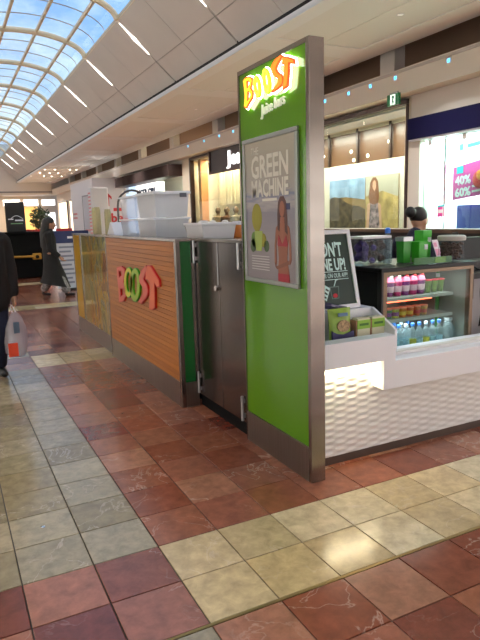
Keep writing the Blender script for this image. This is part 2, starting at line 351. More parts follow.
# ---------------- sloping ceilings, soffits
def slope(side):
    m = (lambda x: x) if side == 'right' else mir
    x0, z0, x1, z1 = XA+.03, ZA+.02, XB+.1, ZB+.12
    d = Vector((x1-x0, 0, z1-z0)); nrm = Vector((-d.z, 0, d.x)).normalized()*-1
    if nrm.z > 0: nrm = -nrm
    P = lambda t, y, off: Vector((x0+d.x*t, y, z0+d.z*t))+nrm*off
    M = lambda p: Vector((m(p.x), p.y, p.z))
    bk = MB().hexa([M(p) for p in (P(-.02,Y0,-.12),P(1.02,Y0,-.12),P(1.02,Y1,-.12),P(-.02,Y1,-.12),P(-.02,Y0,-.03),P(1.02,Y0,-.03),P(1.02,Y1,-.03),P(-.02,Y1,-.03))])
    root = bk.build('ceiling' if side == 'right' else 'ceiling_left', pm('ceiling_joint_grey', (176,168,160), .9)); struct(root)
    for k in range(NB):
        ya = Y0+k*PITCH
        for (a, b_) in ((.0, .5), (.5, 1.)):
            for (t0, t1) in ((.0, .62), (.62, 1.0)):
                la = ya+PITCH*a+(.035 if a == 0 else .006); lb = ya+PITCH*b_-(.035 if b_ == 1 else .006)
                q0 = t0+(.004 if t0 else 0); q1 = t1-(.004 if t1 < 1 else 0)
                MB().hexa([M(p) for p in (P(q0,la,-.03),P(q1,la,-.03),P(q1,lb,-.03),P(q0,lb,-.03),P(q0,la,0),P(q1,la,0),P(q1,lb,0),P(q0,lb,0))]).build('ceiling_panel', CEILP, root)
    return root, P, M
ceil_r, PR, MR = slope('right')
ceil_l, PL, ML = slope('left')
LAMPW = lamp('slot_lamp_white', (255,250,240), 3.5)
for side, (P, M) in (('right', (PR, MR)),):
    for k in range(6, NB):
        y = Y0+k*PITCH
        pts = [(.03,.001),(.14,.008),(.22,.032),(.27,.062),(.32,.032),(.40,.008),(.50,.001)]
        mb = MB(); vv = []
        for t, w in pts: vv += [M(P(t, y-w, .02)), M(P(t, y+w, .02)), M(P(t, y+w, .001)), M(P(t, y-w, .001))]
        ff = []
        for q in range(len(pts)-1):
            a = q*4
            for e in range(4): ff.append((a+e, a+(e+1)%4, a+4+(e+1)%4, a+4+e))
        ff += [(0,1,2,3), tuple(range(len(vv)-1, len(vv)-5, -1))]
        o = mb.add(vv, ff).build('slot_lamp', LAMPW)
        tag(o, '%s glowing lens-shaped lamp of the right sloping ceiling, counted from the nearest' % ORD[k-6], 'ceiling lamp', 'slot lamps of the %s sloping ceiling' % side)
def soffit(side):
    m = (lambda x: x) if side == 'right' else mir
    def bx(mb, x0, x1, y0, y1, z0, z1): a, b_ = sorted((m(x0), m(x1))); return mb.box(a, b_, y0, y1, z0, z1)
    mb = MB(); bx(mb, XB-.06, 7.5, Y0, Y1, ZB+.02, ZB+.09)
    bx(mb, XB-.06, XB+.22, Y0, Y1, ZB, ZB+.03); bx(mb, 6.95, 7.5, Y0, Y1, ZB, ZB+.03)
    ys = [9.1+3.93*k for k in range(-4, 10)]
    for y in ys:
        if y+.3 < Y1: bx(mb, XB+.22, 6.95, y-.3, y+.3, ZB, ZB+.03)
    root = mb.build('ceiling_soffit_'+side, CEIL); struct(root)
    sp = MB(); bx(sp, XB+.02, XB+.3, Y0, Y1, ZB+.09, ZB+.5); o = sp.build('shadow_gap', DARKGAP, root)  # dark filler colours in the shade of the open slit
    for k in range(len(ys)-1):
        for (xa, xb) in ((XB+.24, 6.08), (6.1, 6.93)):
            if ys[k+1]-.32 < Y1:
                q = MB(); bx(q, xa, xb, ys[k]+.32, ys[k+1]-.32, ZB+.012, ZB+.03); q.build('soffit_panel', pm('soffit_panel_beige', (234,230,224), .85), root)
    return ys
YS = soffit('right'); soffit('left')
DISC = lamp('downlight_glow', (255,240,214), 9)
def downlight(x, y, z, label, group, power, spread=100):
    t = thing('downlight', (x, y, z), label, 'downlight', group)
    MB().lathe([(.055,0),(.062,-.003),(.062,-.008),(.046,-.01),(.044,-.003)], (x,y,z), 16, cap=False).build('trim_ring', WHITE, t)
    MB().lathe([(.044,-.001),(.044,-.004)], (x,y,z), 16).build('diffuser', lamp('downlight_lens', (255,244,230), .5), t)
    if power: area('downlight_bulb', (x, y, z-.02), .08, .08, power, (255,250,242), spread=spread, parent=t, shape='DISK')
for k in range(len(YS)-1):
    y = (YS[k]+YS[k+1])/2
    if y < Y1-1:
        downlight(6.35, y, ZB+.011, 'small round downlight in right soffit, %s from the viewer end' % ORD[k], 'downlights of the right soffit', 40)
        downlight(mir(6.35), y, ZB+.011, 'small round downlight in left soffit, %s from the viewer end' % ORD[k], 'downlights of the left soffit', 40)

# ---------------- barrel skylight
sky = bpy.data.objects.new('window_1', None); C.objects.link(sky); sky.location = (XC, Y0, ZA); ORG[sky.name] = Vector((XC, Y0, ZA)); struct(sky)
RIBM = pm('cream_painted_steel', (226,206,172), .5); MULM = pm('grey_mullion', (176,166,156), .5)
def arc(t, dz=0):   # t in [-1,1]
    a = t*math.pi/2*.97
    return (XC+1.56*math.sin(a), ZA+.02+dz+.53*math.cos(a))
xs_to_t = lambda dx: math.asin(max(-1, min(1, dx/1.56)))/(math.pi/2*.97)
cuts = [-1, xs_to_t(-1.12), xs_to_t(-.38), xs_to_t(.38), xs_to_t(1.12), 1]
ribmesh = None
for k in range(NB+1):
    y = Y0+k*PITCH
    if ribmesh is None:
        pts = [(arc(-1+2*q/22)[0], y, arc(-1+2*q/22)[1]) for q in range(23)]
        ro = MB().tube(pts, .07, 8).build('rib', RIBM, sky, smooth=True); ribmesh = ro
    else:
        o = ribmesh.copy(); C.objects.link(o); o.parent = sky; o.location = (0, k*PITCH, 0)
for t in cuts[1:-1]:
    x, z = arc(t); box('purlin', RIBM, x-.03, x+.03, Y0, Y1, z-.02, z+.05, sky)
proto = {}
for k in range(NB):
    for c in range(5):
        for u in range(3):
            key = (c, u)
            if key in proto:
                for o in proto[key]:
                    q = o.copy(); C.objects.link(q); q.parent = sky; q.location = (0, k*PITCH, 0)
                continue
            t0, t1 = cuts[c], cuts[c+1]; ya = Y0+.06+u*(PITCH-.12)/3; yb = ya+(PITCH-.12)/3-.03
            mb = MB(); n = 4
            for e in range(n):
                (xa, za), (xb, zb) = arc(t0+(t1-t0)*e/n, .05), arc(t0+(t1-t0)*(e+1)/n, .05)
                mb.add([(xa,ya,za),(xb,ya,zb),(xb,yb,zb),(xa,yb,za)], [(0,1,2,3)])
            lst = [mb.build('pane', SKYPANE, sky)]
            if u:
                mb = MB()
                for e in range(n):
                    (xa, za), (xb, zb) = arc(t0+(t1-t0)*e/n, .03), arc(t0+(t1-t0)*(e+1)/n, .03)
                    mb.hexa([(xa,ya-.022,za+.01),(xb,ya-.022,zb+.01),(xb,ya-.002,zb+.01),(xa,ya-.002,za+.01),(xa,ya-.022,za+.03),(xb,ya-.022,zb+.03),(xb,ya-.002,zb+.03),(xa,ya-.002,za+.03)])
                lst.append(mb.build('glazing_bar', MULM, sky))
            proto[key] = lst
for s in ('right', 'left'):
    m = (lambda x: x) if s == 'right' else mir
    a, b_ = sorted((m(XA+.03), m(XA+.12))); o = box('ceiling_kerb_'+s, RIBM, a, b_, Y0, Y1, ZA+.03, ZA+.12); struct(o)
# ---------------- enclosing walls
def wall(name, mat, *b, **k):
    o = box(name, mat, *b, **k); struct(o); return o
wall('wall_behind', WHITEP, -8, 13, -9.4, -9.1, -.1, 7)
bk = wall('wall_back', WHITEP, -8, 13, Y1, Y1+.3, 3.62, 7)
box('bulkhead_trim', pm('grey_trim', (120,116,116), .7), -8, 13, Y1-.03, Y1, 3.72, 3.8, bk)  # thin grey trim along the foot of the bulkhead
wall('ceiling_far', WHITEP, -8, 13, Y1+.3, 50, 3.62, 3.8)
wall('wall_far_shops', WHITEP, -8, 13, 48, 48.2, -.1, 3.62)
# roof lids above the soffits keep daylight in the skylight only
wall('ceiling_roof_right', CEIL, 5.05, 13, Y0, Y1, 5.2, 5.3)
wall('ceiling_roof_left', CEIL, -8, mir(5.05), Y0, Y1, 5.2, 5.3)

# ---------------- beam with blue lamps, gap and columns (right), plain left counterpart
beam = wall('trim_1', WHITEP, 7.3, 7.9, Y0, Y1, 3.54, 3.95)
box('beam_groove', pm('beam_grey', (186,178,172), .7), 7.292, 7.3, Y0, Y1, 3.885, 3.93, beam)
wall('wall_gap', pm('gap_brown', (150,118,94), .8), 9.0, 9.2, Y0, Y1, 3.5, 5.2)
for k, y in enumerate([5.2, 9.1, 13.05, 16.98, 20.85, 24.75, 28.7, 32.6, 36.5, 40.4]):
    o = wall('wall_column_%d' % (k+1), WHITEP, 7.8, 8.05, y-.2, y+.2, 3.95, 5.2)
BLUE = lamp('blue_led', (70,190,255), 3)
ledy = [7.08, 8.29, 8.96, 9.61, 10.4, 11.2, 12.0, 12.9, 13.8, 14.7, 15.6, 16.7, 18.0]
for k, y in enumerate(ledy):
    t = thing('beam_light', (7.3, y, 3.80), '%s tiny blue light from the right along the white beam' % ORD[k], 'light', 'blue lights along the beam')
    box('light_frame', WHITE, 7.288, 7.30, y-.045, y+.045, 3.78, 3.87, t); box('light_lens', BLUE, 7.283, 7.289, y-.024, y+.024, 3.8, 3.85, t)

# ---------------- unseen cove lamp added on the left soffit lip to brighten the ceiling
for side, sx in (('left', 1),):
    x = mir(XB) if side == 'left' else XB
    t = thing('added_cove_light', (x, 17.8, ZB+.091), 'long added cove lamp hidden on the %s soffit lip' % side, 'lamp')
    box('added_cove_body', ALU, x-.05, x+.05, Y0+.2, Y1-.2, ZB+.091, ZB+.12, t)
    area('added_cove_tube', (x, (Y0+Y1)/2, ZB+.13), .08, Y1-Y0-.6, 3800, (255,253,250), rot=(math.pi, math.radians(-40)*sx, 0), parent=t)
wall('wall_right_near', WHITEP, XS, XS+.2, Y0, 1.5, 0, 3.54)
for k in range(3):
    y = -8.6+k*3.3; t = thing('added_glow_window', (XS-.04, y+1.5, 0), 'added glowing window on the unseen right wall near the viewer, %s from the end' % ORD[k], 'shop window')
    box('added_window_glow', lamp('added_near_glow', (255,252,250), 1.5), XS-.03, XS, y+.1, y+2.9, .12, 2.9, t); box('window_frame', pm('bronze_frame', (58,40,34), .4, .3), XS-.05, XS, y, y+.1, 0, 3.0, t); box('window_frame', MATS['bronze_frame'], XS-.05, XS, y+2.9, y+3, 0, 3.0, t)  # glowing panes added on the unseen wall to light the near faces
for k in range(3):
    x = -2.6+k*3.4; t = thing('added_glow_window', (x+1.5, Y0, 0), 'added glowing window in the unseen end wall behind the viewer, %s from the left' % ORD[k], 'shop window')
    box('added_window_glow', lamp('added_near_glow', (255,252,250), 1.5), x+.1, x+2.9, -9.1, -9.07, .12, 2.9, t); box('window_frame', MATS['bronze_frame'], x, x+.1, -9.1, -9.05, 0, 3.0, t); box('window_frame', MATS['bronze_frame'], x+2.9, x+3, -9.1, -9.05, 0, 3.0, t)  # added glowing panes behind the viewer, mirrored by the steel
# ================================================================ RIGHT SHOPFRONTS
FX = frame((XS,0,0), '-x')
NAVY = pm('navy_fascia', (13,12,52), .85, spec=.15)
BRONZE = pm('bronze_frame', (58,40,34), .4, .3)
CURT = pm('cream_curtain', (232,214,182), .8, noise=.12, nscale=2, stretch=(1,9,.2))
# -- shop with the navy fascia
wall('wall_right', WHITEP, XS, XS+.2, 1.5, 8.22, 2.776, 3.54)
sg = thing('shop_fascia', (XS, 5, 2.77), 'long plain navy blue fascia over the bright white shop at right', 'shop sign')
box('fascia_board', NAVY, 7.5, 7.598, 1.5, 8.2, 2.775, 3.13, sg); box('light_trough', WHITE, 7.52, 7.76, 1.5, 8.18, 2.745, 2.775, sg); area('poster_fill_tube', (7.74, 6, 2.735), .06, 4, 60, (255,252,255), rot=(0, math.radians(-38), 0), parent=sg)  # tube added to brighten the banner and poster behind the glass
wall('wall_right_pillar', WHITEP, XS, XS+.3, 7.98, 8.24, 0, 2.745)
wall('wall_shop_side', WHITE, XS+.3, 11, 8.22, 8.3, 0, 3.54)
wall('wall_shop_back', WHITE, 10.4, 10.5, 1.5, 8.22, 0, 3.2)
wall('ceiling_shop', WHITE, XS+.2, 10.5, 1.5, 8.22, 3.1, 3.2)
w2 = bpy.data.objects.new('window_2', None); C.objects.link(w2); w2.location = (XS, 6, 0); ORG[w2.name] = Vector((XS, 6, 0)); struct(w2)
for a, b_ in ((7.5, 7.98), (5.6, 7.48), (3.6, 5.58)): box('pane', PANE_G, XS+.1, XS+.112, a, b_, .06, 2.745, w2)
for y in (7.49, 5.59): box('pane_clip', CHROME, XS+.09, XS+.12, y-.012, y+.012, .06, 2.745, w2)
lp = thing('shop_light', (8.8, 6, 3.06), 'bright strip of lamps on the white shop ceiling at right', 'lamp')
box('lamp_body', WHITE, 8.2, 9.4, 3.6, 8.0, 3.06, 3.099, lp); area('lamp_tube', (8.8, 5.8, 3.05), 1.15, 4.2, 900, (255,250,255), parent=lp)
for k in range(6):
    y = 7.8-k*.75; t = thing('spot_lamp', (7.68, y, 2.745), '%s small spotlight under the navy fascia from the white pillar' % ORD[k], 'spotlight', 'spotlights under the navy fascia')
    MB().cyl((7.66,y,2.738),(7.69,y,2.655),.04,.05,12).build('spot_housing', WHITE, t); MB().cyl((7.69,y,2.654),(7.692,y,2.649),.045,.045,12).build('spot_lens', lamp('spot_glow', (255,255,255), 12), t)
PINK = pm('pink_print', (240,84,170), .6); CYAN = pm('cyan_print', (70,214,222), .6); PAPER = pm('paper_white', (246,244,250), .6); RED = pm('red_print', (216,34,36), .6)
fp = frame((XS+.5,0,0), '-x')
t = thing('sale_banner', (XS+.5, 7.2, 1.71), 'pink sale banner with 40% and 60% hanging in the bright shop window', 'banner')
shape('banner_sheet', [[(-7.674,1.702),(-6.608,1.820),(-6.608,2.417),(-7.674,2.267)]], fp, 0, .01, PINK, t)
shape('cyan_square', [[(-7.588,2.150),(-7.450,2.161),(-7.450,2.278),(-7.588,2.267)]], fp, .01, .014, CYAN, t)
text('banner_lettering', '40%', fp, -7.610, 1.958, .205, .01, .014, PAPER, t, width=.34, offset=.006, rot=.08)
text('banner_lettering', '60%', fp, -7.610, 1.756, .205, .01, .014, PAPER, t, width=.34, offset=.006, rot=.08)
shape('banner_line', [[(-7.247,1.820),(-7.034,1.841),(-7.034,1.873),(-7.247,1.852)]], fp, .01, .014, PAPER, t)
shape('banner_line', [[(-7.247,1.905),(-7.034,1.926),(-7.034,1.958),(-7.247,1.937)]], fp, .01, .014, PAPER, t)
for yy, zz in ((7.6, 2.322), (6.7, 2.44)): MB().cyl((8.095,yy,zz-.1),(8.095,yy,zz),.002,n=6).build('hanging_cord', ALU, t)
t = thing('red_bow', (XS+.44, 7.05, 1.9), 'round red and orange decoration on the pink sale banner', 'decoration')
MB().ball((XS+.45,7.05,2.03),(.03,.16,.15)).build('bow_petals', RED, t, smooth=True); MB().ball((XS+.425,7.01,2.1),(.03,.1,.09)).build('bow_centre', pm('orange_print', (240,140,40), .6), t, smooth=True)
t = thing('header_poster', (XS+.5, 7.15, 2.3), 'pale poster with cyan lettering above the pink sale banner', 'poster')
shape('poster_sheet', [[(-7.610,2.321),(-6.608,2.481),(-6.608,2.800),(-7.610,2.694)]], fp, 0, .01, PAPER, t)
shape('cyan_band', [[(-7.546,2.534),(-7.461,2.544),(-7.461,2.651),(-7.546,2.640)]], fp, .01, .014, CYAN, t)
shape('cyan_band', [[(-7.375,2.566),(-6.928,2.608),(-6.928,2.672),(-7.375,2.630)]], fp, .01, .014, CYAN, t)
for yy in (7.5, 6.8): MB().cyl((8.095,yy,2.5),(8.095,yy,3.099),.002,n=6).build('hanging_cord', ALU, t)
t = thing('small_poster', (XS+.09, 7.53, 1.42), 'small pink and cyan poster on the pale glass beside the white pillar', 'poster')
fq = frame((XS+.095,0,0), '-x')
shape('poster_sheet', [[(-7.62,1.42),(-7.46,1.43),(-7.46,1.62),(-7.62,1.61)]], fq, 0, .004, PINK, t); shape('poster_field', [[(-7.6,1.49),(-7.48,1.49),(-7.48,1.55),(-7.6,1.55)]], fq, .004, .006, PAPER, t); shape('poster_field', [[(-7.62,1.59),(-7.46,1.6),(-7.46,1.63),(-7.62,1.62)]], fq, .004, .006, CYAN, t)
t = thing('display_stand', (8.5, 6.9, 0), 'navy and white merchandise stand inside the bright shop', 'display stand')
box('stand_base', PAPER, 8.25, 8.75, 6.0, 7.7, 0, 1.2, t); box('navy_panel', pm('navy_board', (44,58,150), .5), 8.26, 8.3, 7.1, 7.72, 1.2, 1.62, t); box('price_card', RED, 8.24, 8.26, 6.86, 7.02, 1.62, 1.78, t); box('stand_shelf', WHITE, 8.3, 8.75, 6.0, 7.7, 1.2, 1.24, t)
MB().hexa([(8.3,6.0,1.24),(8.7,6.0,1.24),(8.7,7.05,1.24),(8.3,7.05,1.24),(8.4,6.1,1.75),(8.6,6.1,1.75),(8.6,6.6,1.5),(8.4,6.6,1.5)]).build('towel_pile', PAPER, t, bevel=.03)

MB().box(XS+.02, 10.4, 1.5, 8.2, -.006, .006).build('floor_shop_white', pm('shop_floor', (214,208,198), .3)).__setitem__('kind', 'structure')
MB().box(XS+.02, 8.6, 8.3, 18.9, -.006, .006).build('floor_shop_display', MATS['shop_floor']).__setitem__('kind', 'structure')
# -- fashion shop with tall glass and picture wall
wall('wall_right_post', CREAM, XS, XS+.25, 8.24, 8.36, 0, 3.54)
w3 = bpy.data.objects.new('window_3', None); C.objects.link(w3); w3.location = (XS, 10, 0); ORG[w3.name] = Vector((XS, 10, 0)); struct(w3)
box('window_frame', BRONZE, XS-.02, XS+.08, 8.27, 8.33, 0, 3.5, w3); box('window_frame', BRONZE, XS-.04, XS+.1, 8.27, 13.2, 3.42, 3.5, w3); box('window_frame', BRONZE, XS-.04, XS+.1, 8.3, 13.2, 0, .1, w3)
for k in range(4):
    a = 8.34+k*1.22; box('pane', PANE, XS+.02, XS+.032, a, a+1.205, .1, 3.42, w3)
wp = wall('wall_picture', CREAM, 8.6, 8.7, 8.3, 13.3, 0, 2.66)
wall('wall_picture_top', CREAM, 8.6, 8.7, 8.3, 13.3, 3.36, 4.0)
db = wall('wall_picture_band', pm('brown_panel', (96,66,46), .35), 8.66, 8.7, 8.3, 13.3, 2.66, 3.36)
for y in (9.9, 11.0, 12.1, 13.1): box('mullion', BRONZE, 8.58, 8.63, y-.03, y+.03, 2.66, 3.9, db)
wall('ceiling_display', CREAM, XS+.1, 8.6, 8.3, 18.9, 3.42, 3.52)
for k, (y, z) in enumerate([(9.0,3.05),(9.35,2.85),(10.0,3.02),(10.7,2.8),(11.3,2.95),(11.2,2.75),(12.4,2.95)]):
    o = MB().cyl((8.655,y,z),(8.645,y,z),.035,.035,12).build('panel_spotlight', lamp('panel_glow', (255,240,215), 8)); tag(o, 'tiny round lamp glowing in the brown band above the picture wall', 'lamp', 'lamps in the brown band')
lp = thing('display_light', (8.1, 10.6, 3.4), 'lit strip above the window display of the fashion shop', 'lamp')
box('lamp_body', WHITE, 7.75, 8.3, 8.5, 13, 3.38, 3.41, lp); area('lamp_tube', (8.05, 10.7, 3.375), .4, 4.4, 190, (255,246,232), parent=lp)
# picture (flat print): hills, sky, woman in a patterned dress
fb = frame((8.6,0,0), '-x')
pc = thing('fashion_picture', (8.6, 10.8, 1.15), 'wide photo mural of grassy hills and a woman in a floral dress', 'picture')
box('picture_backing', pm('print_sand', (140,112,70), .6, noise=.45, nscale=3), 8.575, 8.6, 9.6, 12.05, 1.0, 2.33, pc)
def pr_(u0, u1, z0, z1): return [(u0,z0),(u1,z0),(u1,z1),(u0,z1)]
shape('printed_sky', [[(-12.05,1.9),(-11.4,1.92),(-10.7,1.84),(-10.68,2.33),(-12.05,2.33)]], fb, .025, .027, pm('print_sky', (150,176,204), .6, noise=.45, nscale=3), pc)
shape('printed_hill', [[(-12.05,1.0),(-10.68,1.0),(-10.68,1.62),(-10.9,1.7),(-11.15,1.72),(-11.4,1.8),(-11.6,1.9),(-11.85,1.94),(-12.05,1.9)]], fb, .027, .029, pm('print_rock', (92,76,56), .7, noise=.8, nscale=7), pc)
shape('printed_field', [[(-10.66,1.0),(-9.6,1.0),(-9.6,2.33),(-10.66,2.33)]], fb, .0255, .0275, pm('print_grass', (182,156,96), .7, noise=.55, nscale=4), pc)
shape('printed_ridge', [[(-10.66,1.9),(-10.1,2.0),(-9.6,1.86),(-9.6,2.33),(-10.66,2.33)]], fb, .0275, .0285, pm('print_haze', (176,170,152), .7), pc)
fl = pm('print_floral', (150,128,132), .7, noise=.95, nscale=11)
shape('printed_hair', [[(-10.5,2.2),(-10.42,2.3),(-10.32,2.3),(-10.24,2.2),(-10.2,1.85),(-10.25,1.7),(-10.5,1.7),(-10.56,1.9)]], fb, .029, .031, pm('print_hair', (120,74,42), .7), pc)
shape('printed_face', [[(-10.42,2.2),(-10.36,2.24),(-10.31,2.2),(-10.3,2.08),(-10.36,2.0),(-10.42,2.08)]], fb, .031, .0325, SKIN, pc)
shape('printed_arm', [[(-10.6,1.72),(-10.5,1.78),(-10.26,1.78),(-10.14,1.7),(-10.1,1.2),(-10.18,1.2),(-10.2,1.5),(-10.52,1.5),(-10.56,1.15),(-10.64,1.15)]], fb, .0285, .0295, SKIN, pc)
shape('printed_dress', [[(-10.5,1.75),(-10.4,1.72),(-10.34,1.72),(-10.24,1.75),(-10.2,1.45),(-10.14,1.0),(-10.56,1.0),(-10.52,1.45)]], fb, .031, .033, fl, pc)

# -- shop with the dark sign box
w4 = bpy.data.objects.new('window_4', None); C.objects.link(w4); w4.location = (XS, 16, 0); ORG[w4.name] = Vector((XS, 16, 0)); struct(w4)
box('window_frame', BRONZE, XS-.04, XS+.1, 13.2, 18.62, 3.44, 3.52, w4); box('window_frame', BRONZE, XS-.04, XS+.1, 18.55, 18.65, 0, 3.5, w4)
for k in range(4): box('pane', PANE, XS+.02, XS+.032, 13.2+k*1.34, 13.2+k*1.34+1.325, .1, 3.44, w4)
sb = thing('shop_sign_box', (7.5, 14.8, 2.86), 'dark box sign with white lettering above the curtained shop window', 'shop sign')
box('sign_body', pm('sign_charcoal', (52,42,44), .5), 7.5, 7.6, 12.6, 16.8, 2.88, 3.52, sb); 
box('sign_rim', BRONZE, 7.46, 7.5, 12.6, 16.8, 2.84, 2.92, sb); box('sign_rim', BRONZE, 7.46, 7.5, 16.72, 16.8, 2.92, 3.52, sb)
text('sign_lettering', 'Jea', frame((7.5,0,0), '-x'), -15.5, 3.02, .55, .0, .03, lamp('sign_white', (255,255,255), 1.5), sb, width=.95, offset=.012)
wall('wall_curtain_back', CREAM, 8.6, 8.7, 13.3, 18.9, 0, 3.6)
for k in range(9):
    y = 13.5+k*.5; o = MB(); pts = []
    n = 16
    for q in range(n+1): pts.append((8.35+.03*math.sin(q*math.pi*.75), y+.44*q/n))
    poly = pts+[(a+.012, b_) for a, b_ in reversed(pts)]
    mb = MB(); m_ = len(poly); mb.add([(a,b_,1.95) for a,b_ in poly]+[(a,b_,3.4) for a,b_ in poly], [tuple(range(m_-1,-1,-1)), tuple(range(m_,2*m_))]+[(i,(i+1)%m_,m_+(i+1)%m_,m_+i) for i in range(m_)])
    c = mb.build('curtain', CURT); tag(c, 'cream hanging curtain panel in the window below the dark sign', 'curtain', 'curtain panels in the shop window')
wall('trim_2', pm('orange_wood', (202,134,78), .5), 7.7, 7.95, 18.0, 18.2, 0, 3.42)
for k, (y, c, lab) in enumerate([(17.4,(150,120,92),'tan'),(16.75,(96,58,34),'dark brown'),(16.1,(150,134,110),'grey beige'),(15.45,(60,44,38),'almost black'),(14.8,(128,124,116),'grey'),(14.15,(120,76,44),'chestnut brown')]):
    t = thing('mannequin', (8.0, y, .007), '%s dressed mannequin in the curtained shop window' % lab, 'mannequin', 'window mannequins')
    mm = pm('mannequin_cloth_%d' % k, c, .8, noise=.4, nscale=8)
    MB().lathe([(.16,0),(.16,.02),(.02,.03),(.02,.8)], (8.0,y,.007), 12).build('stand', CHROME, t)
    MB().lathe([(.12,.75),(.2,.8),(.19,1.0),(.14,1.2),(.2,1.45),(.19,1.55),(.06,1.6),(.05,1.66)], (8.0,y,.007), 14).build('garment', mm, t, smooth=True)
    MB().ball((8.0,y,1.757),(.09,.075,.11)).build('head', pm('mannequin_head', (110,84,66), .6), t, smooth=True)
lp = thing('display_light', (8.1, 16, 3.4), 'warm lit strip above the curtained window display', 'lamp')
box('lamp_body', WHITE, 7.9, 8.25, 13.5, 18.5, 3.38, 3.41, lp); area('lamp_tube', (8.08, 16, 3.375), .3, 4.8, 170, (255,236,205), parent=lp)

# -- shop with the dark projecting fascia
t = thing('shop_fascia', (7.3, 23, 3.0), 'dark brown projecting fascia over the shop beyond the curtained window', 'shop sign')
box('fascia_board', pm('fascia_brown', (62,50,48), .9, spec=.1), 7.1, 7.6, 19.4, 26.4, 3.02, 3.4, t); box('fascia_lip', BRONZE, 7.09, 7.6, 19.39, 26.4, 3.0, 3.02, t)
wall('wall_right_far', CREAM, XS, XS+.2, 18.65, 19.4, 0, 3.54); wall('wall_right_header', WHITEP, XS, XS+.2, 19.4, 26.5, 3.4, 3.54)
wall('wall_shop_far_back', WHITEP, 9.6, 9.7, 18.6, 31, 0, 3.54); wall('wall_shop_far_side', CREAM, 7.8, 9.6, 18.7, 18.78, 0, 3.54)
w5 = bpy.data.objects.new('window_5', None); C.objects.link(w5); w5.location = (XS, 21, 0); ORG[w5.name] = Vector((XS, 21, 0)); struct(w5)
for k in range(3): box('pane', PANE, XS+.02, XS+.032, 19.42+k*1.2, 19.42+k*1.2+1.18, .05, 3.0, w5)
t = thing('lightbox_sign', (7.62, 23.6, 2.5), 'white lit box sign with dark lettering under the dark brown fascia', 'shop sign')
box('box_body', lamp('lightbox', (255,255,255), .8), 7.6, 7.9, 22.1, 24.9, 1.2, 3.0, t); text('sign_lettering', 'INGER GIRL', frame((7.6,0,0), '-x'), -24.8, 2.5, .42, 0, .02, pm('sign_ink', (40,60,90), .6), t, width=2.55, offset=.012)
t = thing('ceiling_panel_light', (9.0, 20.5, 2.7), 'glaring light panel seen inside the shop under the dark fascia', 'lamp')
box('panel_face', lamp('panel_light', (255,246,220), 2.5), 9.5, 9.58, 20.0, 24, 2.6, 3.05, t)
area('panel_lamp', (8.8, 21.5, 3.3), 1, 3, 250, (255,240,215), parent=t)

# -- white hoarding block with red lettering, then plain wall
REDW = pm('red_lettering', (206,50,56), .6); REDP = pm('pale_red_lettering', (222,150,150), .6)
hb = thing('white_hoarding', (6.8, 28, 0), 'big white hoarding block with red arrow and lettering down the concourse', 'hoarding')
box('hoarding_block', pm('hoarding_white', (228,228,232), .6), 6.1, XS, 26.5, 31.5, 0, 3.44, hb)
ff = frame((0,26.5,0), '-y'); 
text('hoarding_lettering', 'bea', ff, 6.84, 1.5, .55, 0, .02, REDW, hb, width=.8, offset=.015)
shape('lettering_line', [pr_(6.98,7.4,1.98,2.12)], ff, 0, .02, REDW, hb)
shape('red_arrow', [[(6.72,2.2),(6.8,2.2),(6.8,2.62),(6.92,2.5),(6.92,2.62),(6.76,2.78),(6.6,2.62),(6.6,2.5),(6.72,2.62)]], ff, 0, .02, REDW, hb)
fs = frame((6.1,0,0), '-x')
shape('hoarding_door', [pr_(-28.6,-27.3,.05,2.7)], fs, 0, .02, pm('hoarding_grey', (196,198,206), .6), hb); shape('door_edge', [pr_(-28.66,-28.6,.05,2.76)], fs, 0, .04, pm('edge_grey', (150,150,156), .6), hb); shape('door_edge', [pr_(-28.6,-27.3,2.7,2.76)], fs, 0, .04, MATS['edge_grey'], hb)
for z, u, w in ((1.9,-31,.9),(1.7,-31,.9),(1.1,-28.4,1.6),(.85,-28.4,1.3)): shape('lettering_line', [pr_(u,u+w,z,z+.09)], fs, .02, .03, REDP, hb)
ks = thing('promotion_stand', (4.55, 19.3, 0), 'tall white promotion stand with a red lettered edge before the hoarding', 'stand')
box('stand_panel', pm('stand_white', (224,224,228), .5), 4.3, 4.86, 19, 19.4, 0, 2.6, ks, bevel=.03); 
fe = frame((4.3,0,0), '-x')
for k in range(14): shape('lettering_line', [pr_(-19.36,-19.06,.9+k*.115,.955+k*.115)], fe, 0, .012, REDP, ks)
wall('wall_right_end', WHITEP, XS, XS+.2, 31.5, Y1, 0, 3.54)
for k in range(3):
    y = 32.5+k*4; t = thing('lit_shopfront', (XS, y, 0), ['nearest','middle','farthest'][k]+' of the glowing shopfronts at the end of the right wall', 'shopfront')
    box('shop_frame', BRONZE, XS-.06, XS, y, y+3, 0, 3.0, t); box('lit_window', lamp('shopfront_glow', (255,236,205), 1.2), XS-.08, XS-.06, y+.1, y+2.9, .1, 2.9, t)

# -- exit sign on the beam
t = thing('exit_sign', (7.27, 8.3, 3.37), 'green and white exit sign hung below the white beam', 'exit sign')
box('sign_case', pm('exit_green', (10,92,52), .4, emit=.25), 7.25, 7.29, 8.15, 8.45, 3.37, 3.56, t); box('sign_bracket', ALU, 7.26, 7.299, 8.2, 8.4, 3.56, 3.59, t)
fx = frame((7.25,0,0), '-x'); EW = lamp('exit_white', (235,255,240), .9)
shape('door_symbol', [pr_(-8.36,-8.24,3.38,3.55)], fx, 0, .006, EW, t)
shape('running_figure', [[(-8.320,3.385),(-8.300,3.385),(-8.295,3.435),(-8.275,3.405),(-8.260,3.405),(-8.280,3.455),(-8.270,3.495),(-8.250,3.485),(-8.270,3.525),(-8.300,3.535),(-8.330,3.505),(-8.320,3.495),(-8.305,3.505),(-8.310,3.455)]], fx, .006, .009, MATS['exit_green'], t)

